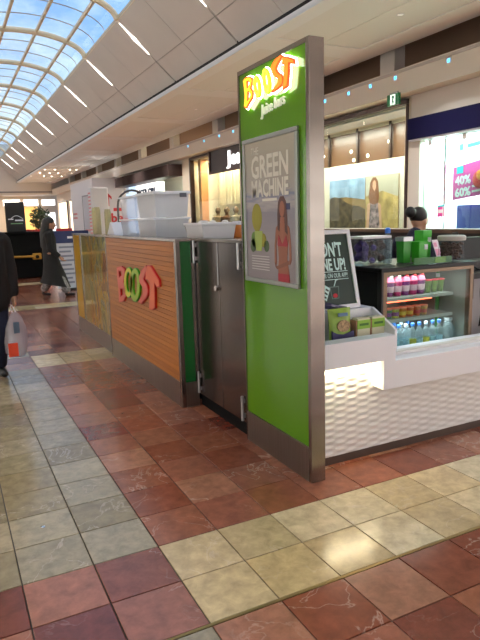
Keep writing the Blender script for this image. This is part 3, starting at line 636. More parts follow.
# ================================================================ LEFT WALL (unseen, glowing windows added to light the concourse)
XL = mir(XS)
wall('wall_left_header', WHITEP, XL-.3, XL, Y0, Y1, 3.0, 5.2)
for k in range(7):
    y = -8.6+k*7.6
    wall('wall_left_pier_%d' % (k+1), WHITEP, XL-.3, XL, y-.4, y+.4, 0, 3.0)
    if y+7.2 < Y1+1:
        t = thing('added_glow_window', (XL-.2, y+3.8, 0), 'tall added glowing window, %s along the unseen left wall' % ORD[k], 'shop window')
        for q in range(3): box('added_window_glow', lamp('added_left_glow', (255,252,250), 0.55), XL-.24, XL-.2, y+.5+q*2.2, y+.5+q*2.2+2.14, .12, 2.9, t)
        for q in range(4): box('window_frame', BRONZE, XL-.26, XL-.18, y+.44+q*2.2, y+.5+q*2.2, .0, 2.95, t)
# ================================================================ FAR END
for k, (xa, xb) in enumerate(((4.2,5.3),(5.63,6.6),(6.93,7.85))):
    t = thing('lit_ceiling_sign', (xa, 47, 2.9), ['leftmost white','middle white','rightmost white'][k]+' glowing band over the shops at the far end', 'light')
    box('band_case', WHITE, xa-.05, xb+.05, 47, 47.2, 2.85, 3.35, t); box('band_face', lamp('band_glow', (255,252,244), 2.0), xa, xb, 46.97, 47, 2.9, 3.3, t)
t = thing('far_screen', (7.4, 46.4, 0), 'bright white screen glowing at the far end of the concourse', 'screen')
box('screen_frame', WHITE, 6.95, 7.75, 46.4, 46.5, 0, 2.35, t); box('screen_face', lamp('screen_glow', (255,255,255), 1.6), 7.0, 7.7, 46.37, 46.4, 1.0, 2.3, t)
t = thing('far_shop_counter', (5, 46.6, 0), 'warm yellow lit display wall at the far end', 'display')
box('display_wall', lamp('warm_display', (236,190,110), .8), 4.4, 6.6, 47.4, 47.5, .6, 2.8, t); box('display_counter', pm('far_red', (150,34,34), .5), 4.4, 6.4, 46.2, 46.8, 0, 1.1, t)
t = thing('far_doorway', (8.2, 46.3, 0), 'tall dark narrow panel beside the white pillar at the far end', 'panel'); box('panel_leaf', BLACKM, 8.05, 8.3, 46.3, 46.4, 0, 2.6, t); box('panel_frame', WHITE, 8.3, 8.7, 46.2, 46.4, 0, 3.4, t)
lp = thing('far_fill_light', (4, 46.2, 3.62), 'long added fill panel in the low ceiling at the far end', 'lamp')
box('lamp_body', WHITE, 1, 7, 45.7, 46.7, 3.58, 3.62, lp); area('lamp_tube', (4, 46.2, 3.57), 6, .9, 160, (255,240,220), parent=lp)  # fill lamp added to brighten the far end, body made to hold it
for k in range(12):
    x = 5.3+(k % 4)*.6+random.uniform(-.2,.2); y = 33.6+(k//4)*2.3
    o = MB().lathe([(.045,0),(.045,-.012)], (x,y,ZB+.011), 12).build('far_downlight', DISC); tag(o, 'small bright downlight clustered in the soffit near the far end', 'downlight', 'downlights near the far end')
for k, x in enumerate((2.7, 3.5, 4.3)):
    t = thing('red_chair', (x, 24, 0), ['left','middle','right'][k]+' red tub chair by the potted tree far down the concourse', 'chair', 'red chairs by the tree')
    MB().lathe([(.2,0),(.22,.02),(.05,.05),(.05,.6)], (x,24,0), 12).build('pedestal', CHROME, t); MB().lathe([(.05,.6),(.3,.65),(.34,.8),(.3,.82),(.26,.72)], (x,24,0), 14).build('seat', pm('red_vinyl', (176,30,40), .4), t, smooth=True)
    mb = MB(); pts = [(x+.32*math.cos(a), 24+.32*math.sin(a)) for a in [math.pi*(.05+.9*q/10) for q in range(11)]]
    for q in range(10):
        (xa, ya), (xb, yb) = pts[q], pts[q+1]; mb.hexa([(xa,ya,.78),(xb,yb,.78),(xb,yb+.05,.78),(xa,ya+.05,.78),(xa,ya,1.3),(xb,yb,1.3),(xb,yb+.05,1.3),(xa,ya+.05,1.3)])
    mb.build('backrest', MATS['red_vinyl'], t)
t = thing('potted_tree', (3.55, 25.2, 0), 'leafy green potted tree far down the concourse', 'tree')
MB().lathe([(.2,0),(.26,.5),(.24,.5),(.22,.45)], (3.55,25,0), 14).build('pot', pm('grey_pot', (90,86,84), .6), t); MB().tube([(3.55,25,.45),(3.52,25,.9),(3.58,25,1.5)], [.04,.035,.02], 8).build('trunk', pm('bark', (80,58,40), .8), t)
mb = MB(); rr = random.Random(3)
for k in range(420):
    a = rr.uniform(0,6.28); ph = rr.uniform(-1,1); r = rr.uniform(.2,1)**.5
    c = Vector((3.55+.42*r*math.cos(a)*math.sqrt(1-ph*ph), 25+.42*r*math.sin(a)*math.sqrt(1-ph*ph), 1.7+.5*r*ph)); d1 = Vector((rr.uniform(-1,1),rr.uniform(-1,1),rr.uniform(-1,1))).normalized()*.09; d2 = d1.orthogonal().normalized()*.035
    mb.add([c-d1, c+d2, c+d1, c-d2], [(0,1,2,3)])
o = mb.build('foliage', pm('leaf_green', (66,84,50), .6, noise=.4, nscale=8), t); o['kind'] = 'stuff'

# black kiosk, black sign, info board
bk_ = thing('black_kiosk', (.8, 18, 0), 'low black kiosk counter with a gold rail behind the walking woman', 'kiosk')
box('counter_body', BLACKM, -1.4, 2.44, 17.3, 19, .02, 1.24, bk_, bevel=.02); box('counter_top', BLACKM, -1.45, 2.5, 17.22, 19.05, 1.24, 1.29, bk_); 
MB().tube([(-1.2,17.2,.63),(1.3,17.2,.63),(2.2,17.2,.61)], .035, 8).build('gold_rail', pm('gold_paint', (190,140,52), .4, .6), bk_); box('rail_end', MATS['gold_paint'], 2.15, 2.4, 17.18, 17.24, .52, .7, bk_, bevel=.03)
MB().cyl((2.28,17.17,.6),(2.28,17.18,.6),.05,.05,12).build('rail_hole', BLACKM, bk_)
t = thing('black_sign', (1.8, 17.8, 1.29), 'tall black sign with pale script standing on the black kiosk', 'sign')
box('sign_panel', BLACK, 1.6, 2.12, 17.75, 17.85, 1.29, 2.13, t, bevel=.02); ft = frame((0,17.75,0), '-y')
MB().tube([(1.72+.03*q, 17.745, 1.66+.09*math.sin(q*math.pi/11)) for q in range(12)], .008, 6).build('sign_swirl', PAPER, t)
shape('sign_line', [pr_(1.66,1.8,1.64,1.67)], ft, 0, .005, PAPER, t); shape('sign_line', [pr_(1.84,2.06,1.6,1.64)], ft, 0, .005, PAPER, t); shape('sign_line', [pr_(1.72,2.04,1.52,1.545)], ft, 0, .005, pm('pale_green', (120,170,120), .6), t)
bd = thing('info_board', (2.45, 13.6, 0), 'white notice board with navy header beside the walking woman', 'board')
box('board_panel', pm('board_white', (214,214,224), .5), 2.2, 2.95, 13.6, 13.68, .04, 1.32, bd); box('board_header', pm('board_navy', (30,44,92), .5), 2.19, 2.96, 13.585, 13.69, 1.06, 1.33, bd); box('board_foot', BLACK, 2.3, 2.85, 13.5, 13.8, 0, .04, bd)
ft = frame((0,13.585,0), '-y'); shape('header_line', [pr_(2.48,2.72,1.16,1.21)], ft, 0, .004, PAPER, bd)
f3 = frame((0,13.6,0), '-y')
for k in range(9): shape('board_line', [pr_(2.28,2.28+(.3,.26,.33)[k%3],.15+k*.1,.19+k*.1)], f3, 0, .004, pm('grey_print', (140,142,160), .6), bd)
for k in range(9): shape('board_line', [pr_(2.63,2.63+(.24,.28,.2)[k%3],.15+k*.1,.19+k*.1)], f3, 0, .004, MATS['grey_print'], bd)
# ================================================================ JUICE BAR KIOSK
XT = 1.728      # plane of doors and sign totem
FT = frame((XT,0,0), '-x')
# ---- sign totem
tt = thing('sign_totem', (1.772, 3.0, 0), 'tall green illuminated sign totem with steel edges at the kiosk corner', 'sign')
MB().box(XT+.006, 1.81, 2.63, 3.385, .2, 2.365).build('green_panel', GREEN, tt)
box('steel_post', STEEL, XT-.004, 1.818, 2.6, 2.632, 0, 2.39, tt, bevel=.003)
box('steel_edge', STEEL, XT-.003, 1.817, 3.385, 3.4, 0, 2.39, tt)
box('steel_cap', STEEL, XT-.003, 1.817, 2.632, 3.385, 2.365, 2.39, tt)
box('kick_plate', STEEL_D, XT-.004, 1.816, 2.632, 3.385, 0, .205, tt)
for z in (2.29, 2.16, 2.03): box('rear_hinge', ALU, 1.735, 1.76, 3.4, 3.425, z-.03, z+.03, tt, bevel=.006)
HALO = lamp('sign_halo', (250,255,225), 5.0); TRED = lamp('sign_red', (236,64,18), .9); TYEL = lamp('sign_yellow', (255,196,40), 1.3); TORG = lamp('sign_orange', (255,120,30), 1.2); TLIM = lamp('sign_lime', (226,250,60), 1.6); TLIMD = lamp('sign_lime_edge', (150,200,20), .8)
for k in 'B O1 O2 S T'.split():
    edge, face = (TLIMD, TLIM) if 'O' in k else (TRED, TYEL if k == 'B' else TORG)
    hal = shape('letter_halo', TOT[k][:1], FT, .010, .016, HALO, tt, offset=.008)
    ed = shape('logo_letter', TOT[k], FT, .017, .028, edge, tt, offset=.001)
    shape('letter_face', TOT[k], FT, .028, .031, face, ed, offset=-.006)
text('tagline', 'Juice bars', FT, -3.1, 2.085, .085, -.004, .008, pm('tagline_white', (232,236,214), .5, emit=.25), tt, width=.27, rot=.09, shear=.2)
# ---- framed poster on the totem
PY0, PY1, PZ0, PZ1 = 2.705, 3.34, 1.105, 1.972
ps = thing('framed_poster', (XT-.006, 3.02, PZ0), 'silver framed beach poster with a woman in red bikini and a green drink', 'poster')
FP = frame((XT-.004,0,0), '-x')
for nm, b_ in (('frame_rail', (PY0,PY1,PZ0,PZ0+.026)),('frame_rail', (PY0,PY1,PZ1-.026,PZ1)),('frame_rail', (PY0,PY0+.026,PZ0+.026,PZ1-.026)),('frame_rail', (PY1-.026,PY1,PZ0+.026,PZ1-.026))):
    box(nm, pm('frame_grey', (150,154,150), .35, .7), XT-.016, XT+.004, *b_, ps, bevel=.004)
def poster_mat():
    m = bpy.data.materials.new('poster_print'); m.use_nodes = True; N = m.node_tree.nodes; L = m.node_tree.links; b = N['Principled BSDF']
    g = N.new('ShaderNodeNewGeometry'); s = N.new('ShaderNodeSeparateXYZ'); L.new(g.outputs['Position'], s.inputs[0])
    nz = N.new('ShaderNodeTexNoise'); nz.inputs['Scale'].default_value = 5; mp = N.new('ShaderNodeMapping'); mp.inputs['Scale'].default_value = (1,1,7); L.new(g.outputs['Position'], mp.inputs[0]); L.new(mp.outputs[0], nz.inputs['Vector'])
    ad = N.new('ShaderNodeMath'); ad.operation = 'MULTIPLY_ADD'; ad.inputs[1].default_value = .12; L.new(nz.outputs[0], ad.inputs[0]); L.new(s.outputs[2], ad.inputs[2])
    mr = N.new('ShaderNodeMapRange'); mr.inputs['From Min'].default_value = PZ0+.05; mr.inputs['From Max'].default_value = PZ1+.06; L.new(ad.outputs[0], mr.inputs[0])
    rp = N.new('ShaderNodeValToRGB'); L.new(mr.outputs[0], rp.inputs[0]); e = rp.color_ramp.elements
    for pos, c in ((0,(122,114,118)),(.3,(140,132,136)),(.5,(120,116,128)),(.56,(158,150,150)),(.6,(102,106,132)),(.64,(148,142,136)),(.8,(154,147,132)),(1,(166,158,140))):
        q = e.new(pos) if pos not in (0, 1) else e[0 if pos == 0 else -1]; q.color = lin(c)
    L.new(rp.outputs[0], b.inputs['Base Color']); b.inputs['Roughness'].default_value = .35; return m
box('poster_sheet', poster_mat(), XT-.008, XT, PY0+.024, PY1-.024, PZ0+.024, PZ1-.024, ps)
PW = pm('poster_lettering', (206,202,190), .5)
FQ = frame((XT-.008,0,0), '-x')
text('poster_title', 'THE', FQ, -3.23, 1.872, .06, 0, .002, PW, ps, width=.09)
text('poster_title', 'GREEN', FQ, -3.235, 1.735, .18, 0, .002, PW, ps, width=.43, offset=.004)
text('poster_title', 'MACHINE', FQ, -3.235, 1.625, .135, 0, .002, PW, ps, width=.43, offset=.004)
shape('poster_small_print', [pr_(-3.1,-2.93,1.595,1.61)], FQ, 0, .002, PW, ps)
shape('poster_small_print', [pr_(-2.86,-2.79,1.54,1.575)], FQ, 0, .002, pm('poster_navy', (50,56,96), .5), ps)
def E2(cx, cy, rx, ry, n=18): return [(cx+rx*math.cos(2*math.pi*i/n), cy+ry*math.sin(2*math.pi*i/n)) for i in range(n)]
YG = pm('poster_yellow_green', (140,134,28), .5); GR = pm('poster_leaf', (84,120,40), .5); DG = pm('poster_dark_leaf', (60,84,46), .5)
shape('printed_badge', [E2(-3.175,1.5,.062,.085)], FQ, 0, .002, YG, ps)
for u, z, r, m_ in ((-3.21,1.37,.04,GR),(-3.1,1.365,.036,YG),(-3.165,1.38,.042,YG),(-3.23,1.33,.035,DG),(-3.06,1.33,.03,DG)): shape('printed_fruit', [E2(u,z,r,r*1.15)], FQ, .0005, .002, m_, ps)
shape('printed_drink', [[(-3.19,1.3),(-3.12,1.3),(-3.105,1.42),(-3.205,1.42)]], FQ, .002, .003, pm('poster_drink', (150,170,80), .5), ps)
for k in range(6): shape('poster_small_print', [pr_(-3.25,-3.03,1.265-k*.016,1.27-k*.016)], FQ, 0, .0015, pm('poster_grey_print', (190,186,186), .5), ps)
# woman on the poster (flat print)
PSK = pm('poster_skin', (138,84,62), .5); PHR = pm('poster_hair', (74,40,34), .5); PRD = pm('poster_red', (146,24,42), .5)
hx = -2.875
shape('printed_body', [[(hx-.018,1.51),(hx+.022,1.51),(hx+.026,1.465),(hx+.07,1.448),(hx+.06,1.34),(hx+.048,1.27),(hx+.066,1.2),(hx+.078,1.131),(hx-.05,1.131),(hx-.05,1.2),(hx-.042,1.27),(hx-.052,1.34),(hx-.062,1.448),(hx-.022,1.465)]], FQ, .0005, .002, PSK, ps)
shape('printed_limb', [[(hx+.055,1.452),(hx+.078,1.44),(hx+.094,1.34),(hx+.096,1.26),(hx+.085,1.235),(hx+.074,1.26),(hx+.074,1.34),(hx+.052,1.42)]], FQ, .001, .0025, PSK, ps)
shape('printed_limb', [[(hx-.05,1.452),(hx-.07,1.44),(hx-.088,1.34),(hx-.09,1.24),(hx-.082,1.215),(hx-.066,1.235),(hx-.068,1.34),(hx-.046,1.42)]], FQ, .001, .0025, PSK, ps)
shape('printed_hair', [[(hx-.04,1.585),(hx-.015,1.615),(hx+.02,1.615),(hx+.045,1.585),(hx+.055,1.5),(hx+.06,1.4),(hx+.03,1.42),(hx+.03,1.5),(hx-.02,1.5),(hx-.03,1.42),(hx-.05,1.43),(hx-.05,1.52)]], FQ, .002, .003, PHR, ps)
shape('printed_face', [E2(hx+.004,1.545,.028,.045)], FQ, .003, .004, PSK, ps)
shape('printed_top', [[(hx-.052,1.345),(hx-.038,1.4),(hx-.004,1.352),(hx+.008,1.352),(hx+.044,1.4),(hx+.062,1.345),(hx+.055,1.335),(hx-.048,1.335)]], FQ, .003, .004, PRD, ps)
shape('printed_arm', [[(hx-.085,1.24),(hx-.08,1.213),(hx+.03,1.245),(hx+.092,1.262),(hx+.088,1.238),(hx+.03,1.222),(hx-.06,1.2)]], FQ, .003, .004, pm('poster_skin_shadow', (120,72,54), .5), ps)
shape('printed_briefs', [[(hx-.05,1.178),(hx+.072,1.178),(hx+.076,1.131),(hx-.05,1.131)]], FQ, .002, .0035, PRD, ps)

# ---- steel double doors
for nm, (a, b_), lab in (('steel_door', (3.815,4.25), 'far leaf of the brushed steel kiosk doors, next to the green strip'), ('steel_door', (3.425,3.805), 'near leaf of the brushed steel kiosk doors, next to the green totem')):
    d = thing(nm, (XT+.03, (a+b_)/2, .1), lab, 'door')
    box('door_leaf', pm('door_steel', (124,117,114), .2, 1, noise=.12, nscale=1.6, stretch=(30,30,1)), XT+.012, XT+.05, a, b_, .1, 1.335, d, bevel=.003)
    hy = a+.028 if a < 3.6 else b_-.02
    for z0 in (1.165, .115):
        MB().cyl((XT-.006,hy,z0),(XT-.006,hy,z0+.175),.011,n=10).build('hinge_bar', ALU, d, smooth=True); box('hinge_bracket', ALU, XT-.006, XT+.012, hy-.008, hy+.008, z0+.02, z0+.05, d); box('hinge_bracket', ALU, XT-.006, XT+.012, hy-.008, hy+.008, z0+.125, z0+.155, d)
    if a > 3.6:
        MB().cyl((XT-.01,a+.018,1.005),(XT+.012,a+.018,1.005),.02,n=14).build('lock_barrel', CHROME, d); MB().tube([(XT+.008,a+.006,1.03),(XT+.008,a+.004,1.2),(XT+.008,a+.004,1.33)], .003, 6).build('lock_rod', ALU, d)
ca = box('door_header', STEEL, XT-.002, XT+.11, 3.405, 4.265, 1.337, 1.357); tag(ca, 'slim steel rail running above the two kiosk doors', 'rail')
box('door_threshold', BLACKM, XT+.03, XT+.12, 3.405, 4.27, 0, .095).__setitem__('label', 'black recessed plinth under the steel kiosk doors'); bpy.data.objects['door_threshold']['category'] = 'plinth'

# ---- wooden slatted side
XW = 1.584
wd = thing('wooden_counter_side', (1.65, 5.35, 0), 'honey coloured slatted counter side with raised colourful lettering', 'counter')
WOODM = []
for k, c in enumerate(((174,106,40),(168,100,36),(180,112,44),(164,98,36))): WOODM.append(pm('honey_wood_%d' % k, c, .42, noise=.1, nscale=4, stretch=(1,.6,22)))
ns = 28; zs0, zs1 = .212, 1.332
for k in range(ns):
    z = zs0+(zs1-zs0)*k/ns
    box('slat', WOODM[(k*7) % 4], XW, XW+.022, 4.292, 6.43, z+.0008, zs0+(zs1-zs0)*(k+1)/ns-.0012, wd, bevel=.0012)
box('backing_board', pm('dark_wood', (96,56,28), .7), XW+.022, XW+.05, 4.29, 6.45, .2, 1.335, wd)
box('kick_plate', STEEL_D, XW-.003, XW+.05, 4.29, 6.45, 0, .21, wd, bevel=.002)
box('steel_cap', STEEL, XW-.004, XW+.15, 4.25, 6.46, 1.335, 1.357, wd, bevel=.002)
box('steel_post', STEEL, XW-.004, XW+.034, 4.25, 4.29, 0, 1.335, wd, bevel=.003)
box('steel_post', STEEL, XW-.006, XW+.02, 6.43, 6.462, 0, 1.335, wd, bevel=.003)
box('green_end_glass', GREEN_D, XW+.034, XT-.02, 4.262, 4.275, .205, 1.335, wd); box('end_kick', STEEL_D, XW+.034, XT+.004, 4.252, 4.285, 0, .205, wd); box('end_post', STEEL, XT-.02, XT+.004, 4.254, 4.288, .205, 1.335, wd)
FW = frame((XW,0,0), '-x')
LRED = pm('letter_red', (196,30,34), .35); LREDF = pm('letter_red_face', (214,96,80), .4); LGRN = pm('letter_green', (70,160,30), .35); LYEL = pm('letter_yellow', (214,206,44), .4); LGF = pm('letter_lime', (158,190,40), .4); LOR = pm('letter_orange', (222,104,64), .4)
for k, ed, fc in (('B',LRED,LREDF),('O1',LGRN,LYEL),('O2',LGRN,LGF),('S',LRED,LREDF),('T',LRED,LOR)):
    o = shape('raised_letter', WOOD[k], FW, 0, .018, ed, wd, offset=.0); shape('letter_face', WOOD[k], FW, .018, .021, fc, o, offset=-.009)

# ---- coloured graphic panel at the far end of the side
gp = thing('graphic_counter_side', (1.66, 7.45, 0), 'glossy fruit coloured graphic panel at the far end of the counter side', 'counter')
def fruit_mat():
    m = bpy.data.materials.new('fruit_print'); m.use_nodes = True; N = m.node_tree.nodes; L = m.node_tree.links; b = N['Principled BSDF']
    g = N.new('ShaderNodeNewGeometry'); mp = N.new('ShaderNodeMapping'); mp.inputs['Scale'].default_value = (1,2.0,.9); L.new(g.outputs['Position'], mp.inputs[0])
    nz = N.new('ShaderNodeTexNoise'); nz.inputs['Scale'].default_value = 2.3; nz.inputs['Detail'].default_value = 2; nz.inputs['Distortion'].default_value = .6; L.new(mp.outputs[0], nz.inputs['Vector'])
    rp = N.new('ShaderNodeValToRGB'); L.new(nz.outputs[0], rp.inputs[0]); e = rp.color_ramp.elements
    for pos, c in ((0,(110,70,46)),(.36,(160,98,44)),(.44,(176,146,74)),(.5,(138,132,104)),(.57,(158,146,76)),(.66,(104,112,64)),(1,(150,158,160))):
        q = e.new(pos) if pos not in (0, 1) else e[0 if pos == 0 else -1]; q.color = lin(c)
    L.new(rp.outputs[0], b.inputs['Base Color']); b.inputs['Roughness'].default_value = .14; b.inputs['Coat Weight'].default_value = .5; return m
box('graphic_sheet', fruit_mat(), 1.61, 1.635, 6.47, 7.9, .2, 1.335, gp); box('yellow_strip', pm('amber_acrylic', (206,160,52), .15, coat=.5), 1.607, 1.635, 7.93, 8.36, .2, 1.335, gp)
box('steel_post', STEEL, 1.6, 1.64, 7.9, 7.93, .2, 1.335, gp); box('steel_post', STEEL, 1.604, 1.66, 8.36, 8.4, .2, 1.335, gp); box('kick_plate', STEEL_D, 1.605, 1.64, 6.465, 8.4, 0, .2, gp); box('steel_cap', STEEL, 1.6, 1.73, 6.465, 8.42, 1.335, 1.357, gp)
box('panel_core', pm('panel_grey', (90,86,84), .7), 1.64, 1.7, 6.47, 8.36, 0, 1.335, gp)
for z in (1.22, 1.16): box('hinge_block', CHROME, 1.598, 1.612, 6.47, 6.53, z, z+.03, gp)
# ---- inner bench behind the wooden side
bn = thing('kiosk_bench', (2.0, 6.4, 0), 'raised steel bench inside the kiosk behind the wooden side', 'bench')
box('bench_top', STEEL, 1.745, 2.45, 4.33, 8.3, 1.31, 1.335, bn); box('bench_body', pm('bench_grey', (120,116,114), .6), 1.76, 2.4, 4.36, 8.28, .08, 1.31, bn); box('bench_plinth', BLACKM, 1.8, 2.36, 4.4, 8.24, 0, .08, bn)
fb_ = thing('kiosk_back_counter', (4.95, 5.6, 0), 'dark counter with wooden top along the far side of the kiosk', 'counter')
box('counter_body', pm('back_dark', (44,34,32), .6), 4.85, 5.1, 3.2, 8.3, 0, 1.28, fb_); box('counter_top', pm('back_wood', (92,62,40), .5), 4.8, 5.15, 3.15, 8.35, 1.28, 1.32, fb_)

# ---- white front counter
wc = thing('white_counter', (3.3, 2.85, 0), 'white juice counter with rippled front panel and stepped ledge', 'counter')
def ripple():
    nx, nz = 460, 96; x0, x1, z0, z1 = 1.822, 4.7, .05, .64; v = []; f = []
    for b_ in range(nz+1):
        z = z0+(z1-z0)*b_/nz
        for a in range(nx+1):
            x = x0+(x1-x0)*a/nx
            tri = lambda q: abs((q % 1)*2-1)
            w = tri(z/.042+x/.17)+tri(z/.042-x/.17); amp = .003
            v.append((x, 2.762-amp*w, z))
    for b_ in range(nz):
        for a in range(nx): i = b_*(nx+1)+a; f.append((i,i+1,i+nx+2,i+nx+1))
    mb = MB(); mb.add(v, f); return mb
o = ripple().build('ripple_panel', pm('ripple_white', (214,210,206), .35), wc, smooth=False)
box('panel_core', WHITEP, 1.822, 4.7, 2.764, 2.82, .05, .64, wc); box('plinth', pm('plinth_bronze', (84,70,62), .4, .5), 1.822, 4.7, 2.757, 2.83, 0, .05, wc)
FY = frame((0,2.66,0), '-y')
MB().prism([(1.822,.628),(2.288,.628),(2.288,.445),(4.7,.445),(4.7,.62),(2.38,.62),(2.38,.778),(1.822,.778)], -.10, 0, FY).build('ledge_fascia', WHITE, wc, bevel=.003)
box('ledge_top', WHITE, 2.38, 4.7, 2.76, 2.985, .58, .61, wc)
box('tray_floor', WHITE, 1.822, 2.46, 2.761, 2.97, .66, .68, wc); box('tray_back', WHITE, 1.822, 2.46, 2.97, 3.16, .66, .905, wc, bevel=.004)
MB().prism([(-2.97,.66),(-2.745,.66),(-2.745,.79),(-2.78,.81),(-2.97,.905)], 0, .018, frame((2.462,0,0), '-x')).build('tray_side', WHITE, wc)
box('light_cover', lamp('counter_led', (255,240,196), 5), 1.83, 2.27, 2.735, 2.752, .606, .624, wc)
box('notch_lit_face', lamp('notch_face_glow', (255,244,214), 2.2), 2.276, 2.287, 2.69, 2.755, .46, .62, wc)  # emissive plate stands in for the lit inner side of the notch
area('counter_led_strip', (2.05, 2.735, .60), .44, .02, 1.6, (255,238,196), parent=wc)
lc = thing('low_dark_cabinet', (2.2, 3.5, 0), 'dark low cabinet standing behind the chalkboard and snack tray', 'cabinet')
box('cabinet_body', pm('cabinet_dark', (34,28,28), .6), 1.9, 2.46, 3.25, 3.8, 0, .86, lc); box('cabinet_top', pm('cabinet_top', (58,50,48), .4), 1.88, 2.48, 3.23, 3.82, .86, .885, lc); box('cabinet_front', pm('cabinet_grey', (84,78,74), .5), 1.9, 2.46, 3.24, 3.25, .1, .8, lc)
# ================================================================ GOODS ON AND IN THE KIOSK
# ---- chalkboard
cb = thing('chalkboard_sign', (2.1, 3.02, .907), 'white framed chalkboard leaning on the white tray beside the totem', 'sign')
Rb = Vector((1,0,0)); Ub = Vector((0,.25,1)).normalized(); Nb = Ub.cross(Rb)
if Nb.y > 0: Nb = -Nb
FC = (Vector((1.83, 3.0, .908)), Rb, Ub, Nb)
BW, BH = .545, .515
MB().prism([(.02,.02),(BW-.02,.02),(BW-.02,BH-.02),(.02,BH-.02)], -.012, 0, FC).build('slate', pm('slate_green', (18,44,34), .5), cb)
for r in ([(0,0),(BW,0),(BW,.028),(0,.028)], [(0,BH-.028),(BW,BH-.028),(BW,BH),(0,BH)], [(0,.028),(.028,.028),(.028,BH-.028),(0,BH-.028)], [(BW-.028,.028),(BW,.028),(BW,BH-.028),(BW-.028,BH-.028)]):
    MB().prism(r, -.016, .008, FC).build('frame_rail', WHITE, cb, bevel=.002)
CHK = pm('chalk', (206,232,228), .8)
text('chalk_lettering', "DON'T", FC, .245, .345, .125, 0, .002, CHK, cb, width=.215, offset=.003)
text('chalk_lettering', 'LINE UP!', FC, .25, .255, .105, 0, .002, CHK, cb, width=.222, offset=.003)
text('chalk_lettering', 'ORDER ON OUR APP!', FC, .235, .205, .042, 0, .002, CHK, cb, width=.245)
for z in (.192, .243): shape('chalk_line', [[(.22,z),(.485,z),(.485,z+.004),(.22,z+.004)]], FC, 0, .002, CHK, cb)
shape('drawn_phone', [[(.25,.10),(.29,.06),(.33,.14),(.29,.165)]], FC, 0, .002, CHK, cb)
for q in range(3): shape('phone_row', [[(.268+q*.012,.088+q*.022),(.288+q*.012,.074+q*.022),(.294+q*.012,.084+q*.022),(.274+q*.012,.098+q*.022)]], FC, .002, .003, MATS['slate_green'], cb)
shape('drawn_cup', [[(.335,.07),(.39,.07),(.40,.15),(.325,.15)],[(.34,.075),(.385,.075),(.393,.143),(.333,.143)]], FC, 0, .002, pm('chalk_dim', (110,130,122), .8), cb)
shape('drawn_fruit', [E2(.362,.09,.018,.014)], FC, .0005, .0025, pm('chalk_red', (190,50,60), .8), cb)
shape('drawn_straw', [[(.36,.15),(.366,.15),(.385,.185),(.4,.19),(.398,.196),(.38,.192)]], FC, 0, .002, CHK, cb)

# ---- snack packets and boxes in the tray
def bag(name, x, y, z, w, h, d, label, c1, c2, tilt=0):
    t = thing(name, (x, y, z), label, 'snack bag', 'snack bags in the white tray')
    n, m_ = 10, 12; mb = MB(); vv = []
    for side in (-1, 1):
        for q in range(m_+1):
            for i in range(n+1):
                u = i/n*2-1; v_ = q/m_; puff = max(0, (1-u*u))**.6*max(0, math.sin(math.pi*min(1, v_*1.02)))**.5
                vv.append((x+u*w/2*(1-.06*math.sin(math.pi*v_)), y+side*(.002+d/2*puff)+tilt*v_, z+h*v_))
    ff = []; s_ = (n+1)*(m_+1)
    for side in (0, 1):
        for q in range(m_):
            for i in range(n):
                a = side*s_+q*(n+1)+i; ff.append((a,a+1,a+n+2,a+n+1))
    mb.add(vv, ff).build('packet', c1, t, smooth=True)
    yf = y-d/2-.006
    fr = frame((0, yf-tilt/h*z, 0), '-y'); fr = (fr[0], fr[1], Vector((0, tilt/h, 1)), fr[3])
    return t, fr
GB = pm('bag_green', (142,170,62), .35, noise=.15, nscale=30); NV = pm('bag_navy', (42,34,86), .4); NUT = pm('nut_mix', (184,150,110), .7, noise=.6, nscale=70); YB = pm('bag_teal', (96,150,96), .4)
t, fr = bag('snack_bag', 2.115, 2.86, .684, .17, .255, .06, 'green snack bag with a round window of nuts and navy base', GB, NV, .02)
shape('nut_window', [E2(2.12,.835,.048,.036)], fr, -.004, .004, NUT, t); shape('navy_base', [[(2.035,.70),(2.195,.70),(2.195,.80),(2.16,.79),(2.115,.782),(2.07,.79),(2.035,.81)]], fr, -.012, .002, NV, t); shape('bag_label', [pr_(2.08,2.15,.895,.915)], fr, .0, .006, pm('bag_print', (90,120,150), .5), t)
t, fr = bag('snack_bag', 1.905, 2.865, .684, .14, .27, .06, 'teal snack bag half hidden behind the steel totem post', YB, NV, .02)
shape('nut_window', [E2(1.93,.835,.04,.035)], fr, -.004, .004, NUT, t)
nb = MB().tube([(1.88,2.9,.985),(1.98,2.905,.97),(2.06,2.9,.955),(2.14,2.93,.935),(2.22,2.94,.928)], [.006,.018,.02,.016,.005], 8).build('navy_packet', pm('navy_foil', (26,24,60), .35)); tag(nb, 'dark navy crumpled packet lying over the snack bags', 'snack bag')
for k, x in enumerate((2.278, 2.393)):
    t = thing('snack_box', (x, 2.87, .684), ['left','right'][k]+' one of the two green and cream snack boxes in the white tray', 'snack box', 'snack boxes in the tray')
    box('box_body', pm('box_cream', (206,200,170), .6), x-.048, x+.048, 2.84, 2.9, .684, .865, t); box('green_label', pm('box_green', (136,178,58), .5), x-.05, x+.05, 2.838, 2.902, .80, .855, t); box('lettering_bar', pm('box_print', (70,110,40), .6), x-.035, x+.035, 2.837, 2.839, .82, .835, t); box('side_strip', pm('box_brown', (150,110,80), .6), x-.061, x-.05, 2.842, 2.9, .684, .855, t)

